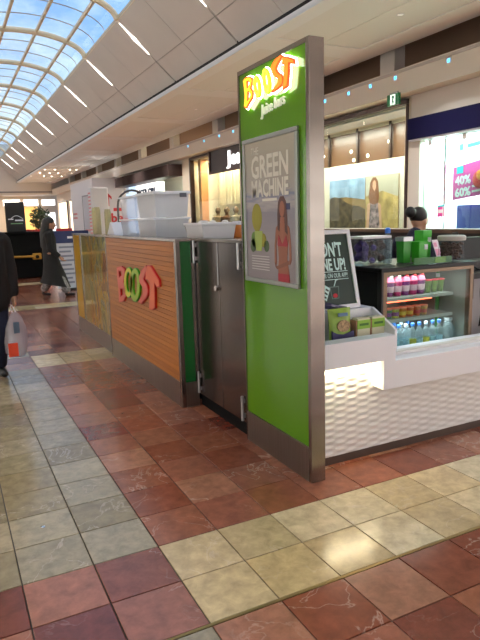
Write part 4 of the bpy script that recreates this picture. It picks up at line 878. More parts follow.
# ---- glass display fridge
FX0, FX1, FY0, FY1, FZ1 = 2.552, 3.398, 3.0, 3.6, 1.148
fd = thing('display_fridge', (2.975, 3.3, 0), 'glass fronted display fridge with black top and bronze frame', 'fridge')
box('fridge_base', BLACK, FX0, FX1, FY0, FY1, 0, .5, fd)
box('fridge_floor', WHITE, FX0+.02, FX1-.02, FY0+.01, FY1-.03, .5, .515, fd)
box('fridge_back', pm('fridge_lining', (136,138,130), .5), FX0, FX1, FY1-.03, FY1, .5, 1.12, fd)
box('black_top', pm('gloss_black', (12,11,12), .4, spec=.3), FX0-.02, FX1+.02, FY0-.02, FY1+.01, 1.12, FZ1, fd, bevel=.004)
box('side_panel', BLACKM, FX0, FX0+.02, FY0+.04, FY1-.03, .5, 1.12, fd); box('side_panel', pm('fridge_lining', (206,208,206), .4), FX1-.02, FX1, FY0+.04, FY1-.03, .5, 1.12, fd)
BRZ = pm('bronze_trim', (112,94,76), .3, .6)
box('corner_post', BLACK, FX0-.004, FX0+.012, FY0-.004, FY0+.04, .5, 1.12, fd); box('bronze_post', BRZ, FX0+.012, FX0+.045, FY0-.002, FY0+.02, .5, 1.12, fd); box('bronze_post', BRZ, FX1-.03, FX1, FY0-.002, FY0+.04, .5, 1.12, fd); box('bronze_rail', BRZ, FX0+.045, FX1-.03, FY0-.002, FY0+.02, 1.095, 1.12, fd)
box('front_glass', PANE, FX0+.045, FX1-.03, FY0+.004, FY0+.01, .515, 1.095, fd)
for z in (.925, .775):
    sh = box('glass_shelf', glass('shelf_glass', (215,228,224), film=(190,196,192), filmfac=.55), FX0+.03, FX1-.12, FY0+.08, FY1-.04, z-.012, z, fd); box('shelf_edge', pm('price_rail', (170,170,166), .4), FX0+.03, FX1-.12, FY0+.07, FY0+.08, z-.02, z+.002, sh)
box('back_divider', pm('divider_glass_grey', (128,130,124), .4), FX1-.118, FX1-.112, FY0+.25, FY1-.04, .515, 1.09, fd)
fl_ = box('fridge_lamp', lamp('fridge_tube', (255,252,244), 2.5), FX0+.08, FX1-.1, FY0+.022, FY0+.034, 1.1, 1.112, fd)
fl2 = box('fridge_lamp', lamp('fridge_tube_low', (225,242,255), 3), FX0+.08, FX1-.14, FY0+.084, FY0+.094, .754, .761, fd)
fr_ = box('red_glow_tube', lamp('red_tube', (255,92,60), 6), FX0+.2, FX1-.2, FY0+.2, FY0+.21, .872, .878, fd)
area('fridge_light', (2.95, 3.12, 1.07), .7, .05, .7, (255,252,246), parent=fd); area('fridge_light_low', (2.95, 3.12, .742), .65, .05, 1.3, (246,250,255), parent=fd)
PK = pm('cup_pink', (206,50,120), .4, noise=.25, nscale=60); PKL = pm('cup_lid_pink', (236,120,160), .35); FRUIT = pm('fruit_red', (200,50,50), .5); CREAMF = pm('yoghurt', (240,226,214), .6)
names = ORD
for k in range(6):
    x = 2.685+k*.072; c = pm('cup_purple', (132,50,128), .4, noise=.3, nscale=60) if k % 2 else PK
    t = thing('dessert_cup', (x, 3.16, .926), '%s tall pink cup with fruit topping on the upper fridge shelf' % names[k], 'cup', 'pink cups on the upper fridge shelf')
    MB().lathe([(.025,0),(.034,.098),(.033,.098)], (x,3.16,.926), 14).build('cup_body', c, t, smooth=True); MB().lathe([(.0355,.098),(.0355,.106),(.032,.11),(.027,.128),(.012,.138)], (x,3.16,.926), 14).build('dome_lid', PKL, t, smooth=True); MB().ball((x+.006,3.15,.926+.138),(.014,.014,.012)).build('topping', CREAMF if k < 3 else FRUIT, t, smooth=True); MB().lathe([(.0285,.03),(.0325,.072)], (x,3.16,.926), 14, cap=False).build('cup_sleeve', pm('sleeve_white', (226,190,206), .5), t)
for k in range(3):
    x = 3.125+k*.062; t = thing('dessert_cup', (x, 3.17, .926), '%s clear green dessert cup right of the pink cups' % names[k], 'cup', 'green cups on the upper fridge shelf')
    MB().lathe([(.02,0),(.029,.085),(.028,.085)], (x,3.17,.926), 14).build('cup_body', pm('cup_salad', (110,140,60), .4, noise=.4, nscale=50), t, smooth=True); MB().lathe([(.031,.085),(.031,.092),(.02,.096)], (x,3.17,.926), 14).build('lid', pm('lid_red', (190,60,70), .4), t)
t = thing('pepper_mill', (2.615, 3.13, .926), 'small cream figurine jar at the left of the upper fridge shelf', 'jar'); MB().lathe([(.018,0),(.02,.03),(.012,.04)], (2.615,3.13,.926), 12).build('jar_body', CREAMF, t, smooth=True); MB().ball((2.615,3.13,.926+.05),.012).build('jar_knob', pm('knob_tan', (190,150,100), .5), t, smooth=True)
t = thing('green_canister', (3.33, 3.3, .516), 'large green canister at the right inside the fridge', 'canister'); MB().lathe([(.032,0),(.032,.42),(.034,.53),(.03,.54)], (3.33,3.3,.516), 16).build('canister_body', pm('canister_green', (40,130,46), .4), t, smooth=True); MB().lathe([(.0345,.5),(.0345,.53)], (3.33,3.3,.516), 16).build('canister_rim', WHITE, t)
cols = [((60,120,60),(120,50,130)),((200,190,60),(150,70,140)),((214,120,40),(230,190,70)),((206,90,40),(220,170,60)),((220,110,50),(200,60,60)),((200,150,60),(190,80,60))]
for k in range(6):
    x = 2.72+k*.066; a, b_ = cols[k]
    t = thing('yoghurt_tub', (x, 3.13, .776), '%s small colourful tub from the left on the middle fridge shelf' % names[k], 'tub', 'tubs on the middle fridge shelf')
    MB().lathe([(.024,0),(.029,.062),(.028,.062)], (x,3.13,.776), 14).build('tub_body', pm('tub_print_%d' % k, a, .4, noise=.6, nscale=45), t, smooth=True); MB().lathe([(.031,.062),(.031,.07),(.028,.072)], (x,3.13,.776), 14).build('tub_lid', pm('tub_lid', (236,150,120), .4), t); MB().lathe([(.0262,.016),(.028,.042)], (x,3.13,.776), 14, cap=False).build('tub_band', pm('tub_band_%d' % k, b_, .4), t)
t = thing('paper_cup', (2.63, 3.12, .776), 'pink and white paper cup at the left of the middle fridge shelf', 'cup'); MB().lathe([(.016,0),(.024,.075),(.023,.075)], (2.63,3.12,.776), 14).build('cup_body', PKL, t, smooth=True); MB().lathe([(.026,.07),(.026,.08),(.02,.084)], (2.63,3.12,.776), 14).build('cup_rim', CREAMF, t)
BOT = glass('bottle_plastic', (234,242,244), film=(216,226,230), filmfac=.25); CAPB = pm('cap_blue', (60,120,200), .4); LBL = pm('label_blue', (170,206,222), .5); LBY = pm('label_yellow', (226,210,70), .5)
for k in range(14):
    x = 2.685+(k % 9)*.064+(.03 if k > 8 else 0); y = 3.12+(.085 if k > 8 else 0)
    t = thing('water_bottle', (x, y, .516), '%s small water bottle from the left in the %s row on the fridge floor' % (names[k % 9], 'front' if k < 9 else 'back'), 'bottle', 'water bottles on the fridge floor')
    MB().lathe([(.026,0),(.028,.01),(.028,.12),(.024,.15),(.011,.172),(.011,.19)], (x,y,.516), 14).build('bottle_body', BOT, t, smooth=True); MB().lathe([(.0135,.186),(.0135,.206),(.011,.208)], (x,y,.516), 12).build('cap', CAPB if k % 3 else pm('cap_white', (226,236,246), .4), t); MB().lathe([(.0285,.05),(.0285,.095)], (x,y,.516), 14, cap=False).build('label_band', LBY if k in (1,4,6) else LBL, t)
t = thing('glass_jug', (3.31, 3.14, .516), 'clear glass jug at the right end of the fridge floor', 'jug'); MB().lathe([(.036,0),(.04,.02),(.04,.14),(.03,.17),(.03,.19)], (3.31,3.14,.516), 14).build('jug_body', BOT, t, smooth=True); MB().lathe([(.032,.188),(.032,.205)], (3.31,3.14,.516), 14).build('jug_lid', pm('lid_grey', (150,154,156), .4), t)

# ---- on top of the fridge
ZT = FZ1+.001
def tub(name, x0, x1, y0, y1, z0, h, label, fill, lidm, cat='container', taper=.0):
    t = thing(name, ((x0+x1)/2, (y0+y1)/2, z0), label, cat)
    w = .004
    for b_ in ((x0,x1,y0,y0+w),(x0,x1,y1-w,y1),(x0,x0+w,y0+w,y1-w),(x1-w,x1,y0+w,y1-w)): box('clear_wall', ACRYL, *b_, z0, z0+h, t)
    box('clear_base', ACRYL, x0, x1, y0, y1, z0, z0+.004, t)
    if lidm: box('lid', lidm, x0-.006, x1+.006, y0-.006, y1+.006, z0+h, z0+h+.018, t, bevel=.004)
    return t
t = tub('clear_treat_box', 2.552, 2.795, 3.2, 3.36, ZT, .185, 'clear box of dark purple treats with a white lid on the fridge', None, WHITE)
kk = 0
for (mn, c) in (('purple_treat', (74,48,126)), ('brown_treat', (72,42,30))):
    for q in range(26):
        rx = random.Random(q+(100 if kk else 0)); x = (2.58 if kk == 0 else 2.68)+rx.uniform(0,.09); y = 3.228+rx.uniform(0,.104); z = ZT+.03+rx.uniform(0,.125)
        o = MB().ball((x,y,z),.023,8,6).build('treat_ball', pm(mn, c, .6, noise=.3, nscale=40), smooth=True); tag(o, 'round %s treat heaped inside the clear white-lidded box' % ('purple' if kk == 0 else 'brown'), 'treat', '%s treats in the clear box' % ('purple' if kk == 0 else 'brown'))
    kk = 1
t = thing('sauce_bottle', (2.855, 3.3, ZT), 'clear bottle with a bright blue cap on the fridge top', 'bottle')
MB().lathe([(.03,0),(.034,.02),(.034,.16),(.02,.2),(.014,.22)], (2.855,3.3,ZT), 14).build('bottle_body', BOT, t, smooth=True); MB().lathe([(.02,.215),(.02,.245),(.012,.255)], (2.855,3.3,ZT), 12).build('cap', pm('cap_bright_blue', (50,120,220), .4), t)
GT = pm('tumbler_green', (62,176,44), .3); GT2 = pm('tumbler_green_dark', (48,146,36), .3)
for (x, y, w, h, lab, m_, tagy) in ((2.955,3.24,.08,.185,'dark green square canister with a steel rim on the fridge', GT2, 0),(3.065,3.2,.09,.15,'short bright green box with a white sticker on the fridge', GT, 1),(3.165,3.27,.09,.225,'tall bright green box with a white sticker on the fridge', GT, 1)):
    t = thing('green_box', (x, y, ZT), lab, 'container', 'green containers on the fridge')
    q = w/2; MB().hexa([(x-q*.85,y-q*.85,ZT),(x+q*.85,y-q*.85,ZT),(x+q*.85,y+q*.85,ZT),(x-q*.85,y+q*.85,ZT),(x-q,y-q,ZT+h),(x+q,y-q,ZT+h),(x+q,y+q,ZT+h),(x-q,y+q,ZT+h)]).build('box_body', m_, t, bevel=.004)
    if tagy: box('sticker', WHITE, x+.005, x+.035, y-q*.98-.003, y-q*.9, ZT+h*.62, ZT+h*.62+.035, t)
    else: box('steel_rim', ALU, x-q-.003, x+q+.003, y-q-.003, y+q+.003, ZT+h-.03, ZT+h, t)
ho = thing('acrylic_holder', (3.03, 3.04, ZT), 'low clear acrylic holder with a green strip along the fridge front', 'holder')
box('holder_base', ACRYL, 2.83, 3.2, 3.0, 3.075, ZT, ZT+.004, ho); box('holder_front', ACRYL, 2.83, 3.2, 3.0, 3.004, ZT+.004, ZT+.05, ho); box('green_strip', pm('strip_green', (70,128,50), .5), 2.84, 3.19, 3.012, 3.02, ZT+.004, ZT+.048, ho); box('strip_label', pm('strip_lime', (130,180,70), .5), 3.03, 3.13, 3.009, 3.012, ZT+.006, ZT+.046, ho)
t = thing('nut_jar', (3.285, 3.11, ZT), 'clear jar of brown nuts with a wide grey lid on the fridge', 'jar')
MB().lathe([(.085,0),(.09,.02),(.09,.15),(.088,.15)], (3.285,3.11,ZT), 20, cap=False).build('jar_wall', ACRYL, t, smooth=True); MB().lathe([(.098,.15),(.1,.158),(.1,.178),(.09,.186)], (3.285,3.11,ZT), 20).build('jar_lid', pm('lid_beige_grey', (170,164,156), .4), t, smooth=True)
mb = MB()
for q in range(150):
    rx = random.Random(q+500); a = rx.uniform(0,6.28); r = .076*rx.random()**.5; mb.ball((3.285+r*math.cos(a), 3.11+r*math.sin(a), ZT+.015+rx.uniform(0,.115)), (.013,.01,.009), 6, 4)
o = mb.build('brown_nuts', pm('nuts', (96,68,56), .7, noise=.3, nscale=60), t); o['kind'] = 'stuff'
def leaflet(name, x, y, z, w, h, lean, label, c, side):
    t = thing(name, (x, y, z), label, 'leaflet'); fr = (Vector((x,y,z)), Vector((math.cos(side),math.sin(side),0)), Vector((lean,.12,1)).normalized(), Vector((math.sin(side),-math.cos(side),0)))
    shape('leaflet_sheet', [pr_(0,w,0,h)], fr, 0, .003, pm('leaflet_white', (236,220,228), .5), t); shape('leaflet_print', [pr_(.006,w-.006,h*.15,h*.5)], fr, .003, .004, c, t); shape('leaflet_print', [pr_(.006,w*.6,h*.62,h*.85)], fr, .003, .004, c, t); box('leaflet_foot', ACRYL, x-.005, x+w+.005, y-.004, y+.02, z, z+.008, t)
leaflet('standing_leaflet', 2.49, 3.5, ZT+.035, .06, .21, -.35, 'pink leaflet leaning between the chalkboard and the treat box', pm('leaflet_pink', (220,100,110), .5), 0)
bx_ = box('leaflet_block', BLACK, 2.47, 2.58, 3.47, 3.59, ZT+.0, ZT+.034); tag(bx_, 'small black block under the pink leaflet on the fridge', 'block')
leaflet('white_leaflet', 3.40, 3.36, ZT+.001, .075, .15, -.3, 'white and pink leaflet standing at the right end of the fridge', pm('leaflet_rose', (226,150,180), .5), .2)

# ---- right of the fridge: till stand
ts = thing('till_stand', (3.85, 3.5, 0), 'grey till stand with black top right of the fridge', 'stand')
box('stand_body', pm('stand_grey', (150,146,148), .5), 3.55, 4.4, 3.35, 3.9, 0, 1.0, ts); box('stand_top', BLACK, 3.5, 4.45, 3.1, 3.95, 1.0, 1.04, ts); box('black_panel', BLACK, 3.5, 3.52, 3.1, 3.9, .85, 1.0, ts)
tl = thing('card_till', (3.85, 3.4, 1.04), 'black till with a slanted screen right of the fridge', 'till')
box('till_base', BLACK, 3.66, 4.1, 3.25, 3.6, 1.041, 1.12, tl, bevel=.01); MB().hexa([(3.68,3.42,1.12),(4.08,3.42,1.12),(4.08,3.5,1.12),(3.68,3.5,1.12),(3.68,3.5,1.29),(4.08,3.5,1.29),(4.08,3.58,1.29),(3.68,3.58,1.29)]).build('till_screen', BLACK, tl, bevel=.006)
MB().tube([(3.72,3.55,1.28),(3.75,3.54,1.33),(3.8,3.54,1.335),(3.84,3.55,1.28)], .007, 6).build('till_handle', BLACK, tl)
MB().tube([(3.64,3.3,1.1),(3.58,3.08,1.06),(3.56,3.07,.9),(3.58,3.07,.75),(3.56,3.07,.64)], .006, 6).build('till_cable', BLACKM, tl)

# ---- on the bench: plastic crates, white tub, tap, cups
ZB_ = 1.336
CR = glass('milky_plastic', (238,240,244), film=(232,232,236), filmfac=.7); CR2 = glass('clear_crate', (240,242,246), film=(232,232,236), filmfac=.4)
def crate(x0, x1, y0, y1, z0, h, label, m_):
    t = thing('plastic_crate', ((x0+x1)/2, (y0+y1)/2, z0), label, 'crate', 'plastic crates on the bench'); q = .018
    lo = [(x0+q,y0+q),(x1-q,y0+q),(x1-q,y1-q),(x0+q,y1-q)]; hi = [(x0,y0),(x1,y0),(x1,y1),(x0,y1)]
    mb = MB(); mb.add([(a,b_,z0) for a,b_ in lo]+[(a,b_,z0+h) for a,b_ in hi], [(3,2,1,0)]+[(i,(i+1)%4,4+(i+1)%4,4+i) for i in range(4)]); mb.build('crate_wall', m_, t)
    mb = MB(); r = .014
    for a in ((x0-r,x1+r,y0-r,y0),(x0-r,x1+r,y1,y1+r),(x0-r,x0,y0,y1),(x1,x1+r,y0,y1)): mb.box(*a, z0+h-.018, z0+h)
    mb.build('crate_rim', pm('rim_milky', (222,224,230), .4), t)
    return t
crate(1.8, 2.15, 5.36, 5.92, ZB_, .19, 'near lower plastic crate on the bench, under the big milky one', CR)
t = crate(1.8, 2.15, 5.34, 5.9, ZB_+.195, .235, 'big milky plastic crate with a dark label, near top of the stack', CR)
box('crate_label', pm('label_dark', (90,92,100), .5), 2.05, 2.12, 5.322, 5.326, ZB_+.38, ZB_+.42, t); box('lid_sheet', pm('rim_milky', (222,224,230), .4), 1.79, 2.16, 5.33, 5.91, ZB_+.43, ZB_+.438, t)
crate(1.8, 2.15, 6.0, 6.56, ZB_, .19, 'far lower plastic crate on the bench, under the clear one', CR2)
crate(1.8, 2.15, 5.98, 6.54, ZB_+.195, .235, 'clear upper plastic crate farther along the bench stack', CR2)
wt = thing('white_tub', (2.05, 4.6, ZB_), 'small opaque white plastic tub above the steel doors', 'tub')
MB().hexa([(1.9,4.44,ZB_),(2.18,4.44,ZB_),(2.18,4.78,ZB_),(1.9,4.78,ZB_),(1.885,4.42,ZB_+.115),(2.195,4.42,ZB_+.115),(2.195,4.8,ZB_+.115),(1.885,4.8,ZB_+.115)]).build('tub_body', pm('tub_white', (226,224,226), .4), wt, bevel=.006); box('tub_rim', pm('tub_rim', (232,230,232), .4), 1.872, 2.208, 4.407, 4.813, ZB_+.115, ZB_+.135, wt, bevel=.004)
for k, (x, y) in enumerate(((1.96,4.52),(2.06,4.6),(2.13,4.5),(2.0,4.7))): MB().ball((x,y,ZB_+.137),(.03,.03,.018),10,6).build('foil_lid', pm('foil', (220,214,206), .3, .4), wt, smooth=True)
t = thing('brown_bowl', (2.1, 5.05, ZB_), 'brown bowl tucked between the crates and the white tub', 'bowl'); MB().lathe([(.07,0),(.12,.06),(.13,.11),(.12,.11),(.1,.06)], (2.12,5.05,ZB_), 18).build('bowl_body', pm('bowl_brown', (110,90,84), .5), t, smooth=True); MB().lathe([(.132,.1),(.132,.112)], (2.12,5.05,ZB_), 18).build('bowl_rim', pm('bowl_rim', (170,164,166), .4), t)
t = thing('orange_jar', (2.31, 4.62, ZB_), 'jar of orange juice half hidden by the green totem', 'jar'); MB().lathe([(.05,0),(.055,.02),(.055,.09),(.045,.11)], (2.31,4.62,ZB_), 16).build('jar_body', pm('juice_orange', (206,116,40), .35), t, smooth=True); MB().lathe([(.05,.108),(.05,.135),(.04,.14)], (2.31,4.62,ZB_), 16).build('jar_cap', WHITE, t)
tp = thing('mixer_tap', (1.98, 7.3, ZB_), 'arched dark steel kitchen tap rising behind the wooden side', 'tap')
pts = [(1.98,7.3,ZB_+.02),(1.98,7.3,ZB_+.36)]+[(1.98+.19*(1-math.cos(math.pi*q/12)), 7.3, ZB_+.36+.19*math.sin(math.pi*q/12)) for q in range(1, 12)]
MB().tube(pts, .014, 10).build('spout', pm('dark_steel', (96,92,92), .3, .9), tp, smooth=True); MB().lathe([(.035,0),(.035,.02),(.02,.03),(.02,.08)], (1.98,7.3,ZB_), 14).build('tap_base', CHROME, tp); MB().cyl((1.98,7.3,ZB_+.06),(2.07,7.3,ZB_+.1),.008,n=8).build('lever', CHROME, tp)
CUPM = glass('cup_clear', (246,240,214), film=(232,226,196), filmfac=.35)
for k, (x, y, n) in enumerate(((1.82,7.75,11),(1.84,7.95,11),(1.95,7.72,10))):
    t = thing('cup_stack', (x, y, ZB_), ['nearest','left','rear'][k]+' stack of clear plastic cups at the far end of the bench', 'cup stack', 'stacks of clear cups')
    for q in range(n): MB().lathe([(.045,0),(.045,.012),(.036,.06)], (x,y,ZB_+q*.03), 14, cap=False).build('cup', CUPM, t)
t = thing('paper_tent', (1.86, 6.95, ZB_), 'white folded paper tent on the bench near the tap', 'paper')
MB().prism([(-.19,0),(.19,0),(.02,.16),(-.01,.16)], -.1, .1, (Vector((1.88,6.95,ZB_)), Vector((0,-1,0)), Vector((0,0,1)), Vector((-1,0,0)))).build('paper_fold', PAPER, t)
MB().box(1.775, 1.985, 6.86, 7.06, ZB_, ZB_+.004).build('paper_flap', PAPER, t)
# ================================================================ PEOPLE
def blob(name, parts, mat, parent, voxel=.009, smooth_it=6):
    mb = MB()
    for p in parts:
        if p[0] == 'c':
            _, a, ra, b_, rb = p; mb.cyl(a, b_, ra, rb, 14); mb.ball(a, ra, 14, 10); mb.ball(b_, rb, 14, 10)
        else: mb.ball(p[1], p[2], 16, 12)
    o0 = ORG[parent.name]
    me = bpy.data.meshes.new('t'); me.from_pydata([tuple(q) for q in mb.v], [], mb.f)
    o = bpy.data.objects.new('t', me); C.objects.link(o)
    r = o.modifiers.new('r', 'REMESH'); r.mode = 'VOXEL'; r.voxel_size = voxel
    s = o.modifiers.new('s', 'SMOOTH'); s.iterations = smooth_it; s.factor = .5
    dg = bpy.context.evaluated_depsgraph_get(); m2 = bpy.data.meshes.new_from_object(o.evaluated_get(dg))
    bpy.data.objects.remove(o)
    m2.materials.clear(); m2.materials.append(mat); m2.polygons.foreach_set('use_smooth', [True]*len(m2.polygons)); m2.name = name
    q = bpy.data.objects.new(name, m2); C.objects.link(q); q.parent = parent; ORG[q.name] = o0
    return q
# local frame of a person: +x forward, +y to the left, z up; feet at z = 0
def person(loc, rz, label):
    t = bpy.data.objects.new('person', None); C.objects.link(t); t.location = loc; t.rotation_euler = (0,0,rz); ORG[t.name] = Vector((0,0,0))
    tag(t, label, 'person'); return t
def head_parts(hx, hz, tilt=0):
    H = lambda x, y, z: (hx+x*math.cos(tilt)+z*math.sin(tilt), y, hz+z*math.cos(tilt)-x*math.sin(tilt))
    P = [('e', H(-.01,0,.02), (.092,.074,.1)), ('e', H(.03,0,-.045), (.06,.055,.07)), ('c', H(.088,0,0), .011, H(.1,0,-.03), .015), ('e', H(0,.078,-.015), (.018,.012,.03)), ('e', H(0,-.078,-.015), (.018,.012,.03)),
         ('c', H(.082,-.018,-.062), .008, H(.082,.018,-.062), .008), ('c', H(.082,-.04,.022), .008, H(.082,.04,.022), .008), ('e', H(.06,0,-.1), (.025,.025,.02))]
    return P, H
def eyes(H, t, mouth=True):
    for s in (-1, 1):
        e = MB().ball(H(.076, s*.03, .0), (.012,.013,.009), 10, 8).build('eye', pm('eye_white', (230,226,222), .3), t, smooth=True); MB().ball(H(.086, s*.03, .0), (.004,.007,.007), 8, 6).build('iris', pm('iris', (50,34,26), .3), e, smooth=True)
    MB().ball(H(.086,0,-.063), (.007,.022,.006), 10, 6).build('lips', pm('lips', (160,84,80), .5), t, smooth=True)
def hand_parts(w, d, side, curl=.5):
    """w wrist, d pointing direction of fingers, side = direction the thumb leaves"""
    w = Vector(w); d = Vector(d).normalized(); s = Vector(side); s = (s-d*s.dot(d)).normalized(); n = d.cross(s)
    P = [('c', w, .024, w+d*.035, .026)]
    for k in range(4):
        o = (1.5-k)*.019; b0 = w+d*.045+s*o; P.append(('c', w+d*.02+s*o*.8, .017, b0+d*.03, .013))
        L = (.042,.047,.044,.034)[k]; p1 = b0+d*.035; d2 = (d*math.cos(curl)+n*math.sin(curl)); p2 = p1+d2*L*.9; d3 = (d*math.cos(curl*2.2)+n*math.sin(curl*2.2)); p3 = p2+d3*L*.7
        P += [('c', p1, .0105, p2, .0095), ('c', p2, .0095, p3, .008)]
    t0 = w+d*.02+s*.022; t1 = t0+(d*.6+s*.7+n*.25).normalized()*.04; t2 = t1+(d*.9+s*.2+n*.3).normalized()*.03
    P += [('c', t0, .014, t1, .012), ('c', t1, .0115, t2, .009)]
    return P
CLOTH_B = pm('black_cloth', (20,18,20), .85, noise=.2, nscale=25); CLOTH_N = pm('navy_denim', (26,32,58), .8, noise=.25, nscale=40); HAIR = pm('black_hair', (20,15,15), .5)
SKINT = pm('skin_tan', (172,124,98), .55)
# ---- woman in a long black dress walking to the right
W = person((1.92, 12.57, 0), math.radians(-12), 'woman with long black hair in a long black dress walking to the right')
hp, H = head_parts(.06, 1.5, .1)
body = hp+[('c',(.03,0,1.3),.05,(.045,0,1.42),.045), ('c',(0,.13,1.27),.06,(0,-.13,1.27),.06), ('c',(0,0,1.2),.12,(.0,0,.95),.12),
    ('c',(.0,-.17,1.25),.042,(.02,-.21,1.0),.036), ('c',(.02,-.21,1.0),.036,(.2,-.2,.82),.026), ('c',(.0,.17,1.25),.042,(-.06,.21,1.0),.036), ('c',(-.06,.21,1.0),.036,(-.04,.2,.78),.026),
    ('c',(0,-.09,.9),.085,(.17,-.08,.47),.055), ('c',(.17,-.08,.47),.055,(.3,-.08,.1),.036), ('c',(0,.09,.9),.085,(.02,.08,.47),.055), ('c',(.02,.08,.47),.055,(-.18,.08,.13),.036),
    ('c',(.3,-.08,.1),.034,(.3,-.08,.07),.034), ('c',(-.18,.08,.13),.034,(-.17,.08,.1),.034)]
body += hand_parts((.2,-.2,.82), (.6,0,-.7), (.5,.8,0)) + hand_parts((-.04,.2,.78), (.1,0,-1), (1,-.3,0))
blob('body', body, SKINT, W)
eyes(H, W)
dz = [(1.40,.03,.055,.055),(1.35,.015,.085,.12),(1.3,.0,.115,.22),(1.2,.0,.14,.21),(1.1,.0,.14,.18),(.98,.0,.14,.165),(.85,.01,.145,.175),(.65,.03,.18,.185),(.45,.05,.23,.2),(.28,.06,.285,.215),(.24,.065,.295,.22)]
mb = MB(); vv = []; nn = 28
for q, (z, cx, rx, ry) in enumerate(dz):
    for i in range(nn):
        a = 2*math.pi*i/nn; wv = 1+(.05*max(0, q-6)/4)*math.sin(6*a)
        vv.append((cx+rx*wv*math.cos(a), ry*wv*math.sin(a), z+(.06*math.cos(a) if q > 8 else 0)*-1))
fcs = [(q*nn+i, q*nn+(i+1)%nn, q*nn+nn+(i+1)%nn, q*nn+nn+i) for q in range(len(dz)-1) for i in range(nn)]
mb.add(vv, fcs)
for P in (((.0,-.17,1.27),(.02,-.215,1.0),(.19,-.2,.835)), ((.0,.17,1.27),(-.06,.215,1.0),(-.045,.2,.82))): mb.tube([P[0], (Vector(P[0])+Vector(P[1]))/2, P[1], (Vector(P[1])+Vector(P[2]))/2, P[2]], [.075,.066,.064,.056,.05], 12); mb.ball(P[1], .064); mb.ball(P[0], .08)
mb.build('dress', CLOTH_B, W, smooth=True)
blob('hair', [('e',(.035,0,1.545),(.105,.09,.1)), ('c',(-.03,0,1.53),.085,(-.08,0,1.3),.09), ('c',(-.08,0,1.3),.09,(-.11,0,1.05),.06)], HAIR, W, .012)
lat = pm('grey_lattice_cloth', (150,146,146), .7, noise=.7, nscale=26)
blob('trousers', [('c',(.16,-.08,.42),.09,(.28,-.08,.14),.08), ('c',(.02,.08,.42),.09,(-.17,.08,.17),.08)], lat, W, .012)
for nm, a, b_ in (('shoe', (.27,-.08,.035), (.42,-.08,.03)), ('shoe', (-.2,.08,.07), (-.08,.08,.032))):
    blob(nm, [('c', a, .036, b_, .03), ('c', a, .034, (a[0]+.01,a[1],a[2]+.05), .036)], BLACK, W, .01)

# ---- person at the left edge in black coat with a carrier bag
M_ = person((.30, 6.1, 0), math.radians(-80), 'person in black coat and navy jeans with a plastic bag at left edge')
hp, H = head_parts(.03, 1.62, .05)
body = hp+[('c',(0,0,1.4),.055,(.02,0,1.54),.05), ('c',(0,.17,1.36),.07,(0,-.17,1.36),.07), ('c',(0,0,1.3),.14,(0,0,.98),.14),
    ('c',(0,-.21,1.34),.05,(-.01,-.25,1.05),.042), ('c',(-.01,-.25,1.05),.042,(.03,-.25,.8),.03), ('c',(0,.21,1.34),.05,(-.01,.25,1.05),.042), ('c',(-.01,.25,1.05),.042,(.03,.25,.8),.03),
    ('c',(0,-.1,.92),.09,(.06,-.1,.5),.06), ('c',(.06,-.1,.5),.06,(.02,-.1,.1),.04), ('c',(0,.1,.92),.09,(.0,.1,.5),.06), ('c',(.0,.1,.5),.06,(-.12,.1,.12),.04)]
body += hand_parts((.03,.25,.8), (.1,0,-1), (1,.1,0), .8) + hand_parts((.03,-.25,.8), (.1,0,-1), (1,-.1,0), .6)
blob('body', body, SKIN, M_); eyes(H, M_)
blob('coat', [('c',(0,.18,1.35),.09,(0,-.18,1.35),.09), ('c',(0,.06,1.3),.16,(0,.06,.8),.17), ('c',(0,-.06,1.3),.16,(0,-.06,.8),.17), ('c',(0,-.21,1.34),.075,(-.01,-.25,1.05),.07), ('c',(-.01,-.25,1.05),.07,(.02,-.25,.85),.06), ('c',(0,.21,1.34),.075,(-.01,.25,1.05),.07), ('c',(-.01,.25,1.05),.07,(.02,.25,.85),.06), ('c',(0,0,1.4),.08,(.01,0,1.46),.07)], CLOTH_B, M_, .013)
blob('jeans', [('c',(0,-.1,.9),.115,(.06,-.1,.5),.085), ('c',(.06,-.1,.5),.085,(.02,-.1,.1),.07), ('c',(0,.1,.9),.115,(.0,.1,.5),.085), ('c',(.0,.1,.5),.085,(-.12,.1,.13),.07)], CLOTH_N, M_, .012)
blob('hair', [('e',(.0,0,1.66),(.105,.09,.1)), ('c',(-.04,0,1.64),.08,(-.05,0,1.56),.075)], HAIR, M_, .012)
for a, b_ in (((-.0,-.1,.04),(.17,-.1,.035)), ((-.14,.1,.05),(.02,.1,.035))):
    blob('shoe', [('c', a, .045, b_, .035), ('c', a, .042, (a[0]+.01,a[1],a[2]+.05), .042)], BLACK, M_, .01)
cbg = thing('carrier_bag', (.53, 6.02, .24), 'translucent white plastic carrier bag with an orange red print', 'bag')
BAGM = glass('bag_film', (236,232,236), rough=.2, film=(226,220,226), filmfac=.28)
mb = MB(); vv = []; nn = 16; prof = [(.02,.45),(.045,.40),(.075,.30),(.085,.16),(.08,.05),(.05,.005)]
for q, (r, z) in enumerate(prof):
    for i in range(nn):
        a = 2*math.pi*i/nn; wob = 1+.13*math.sin(3*a+q*1.3); vv.append((.535+r*1.25*wob*math.cos(a), 6.02+r*.8*wob*math.sin(a), .21+z))
fcs = [(q*nn+i, q*nn+(i+1)%nn, q*nn+nn+(i+1)%nn, q*nn+nn+i) for q in range(len(prof)-1) for i in range(nn)]; fcs.append(tuple((len(prof)-1)*nn+i for i in range(nn)))
mb.add(vv, fcs).build('bag_sack', BAGM, cbg, smooth=True)
MB().tube([(.52,6.02,.655),(.505,6.01,.71),(.51,6.0,.735),(.53,6.01,.71),(.55,6.02,.655)], .006, 6).build('bag_handle', pm('bag_handle', (226,220,224), .5), cbg)
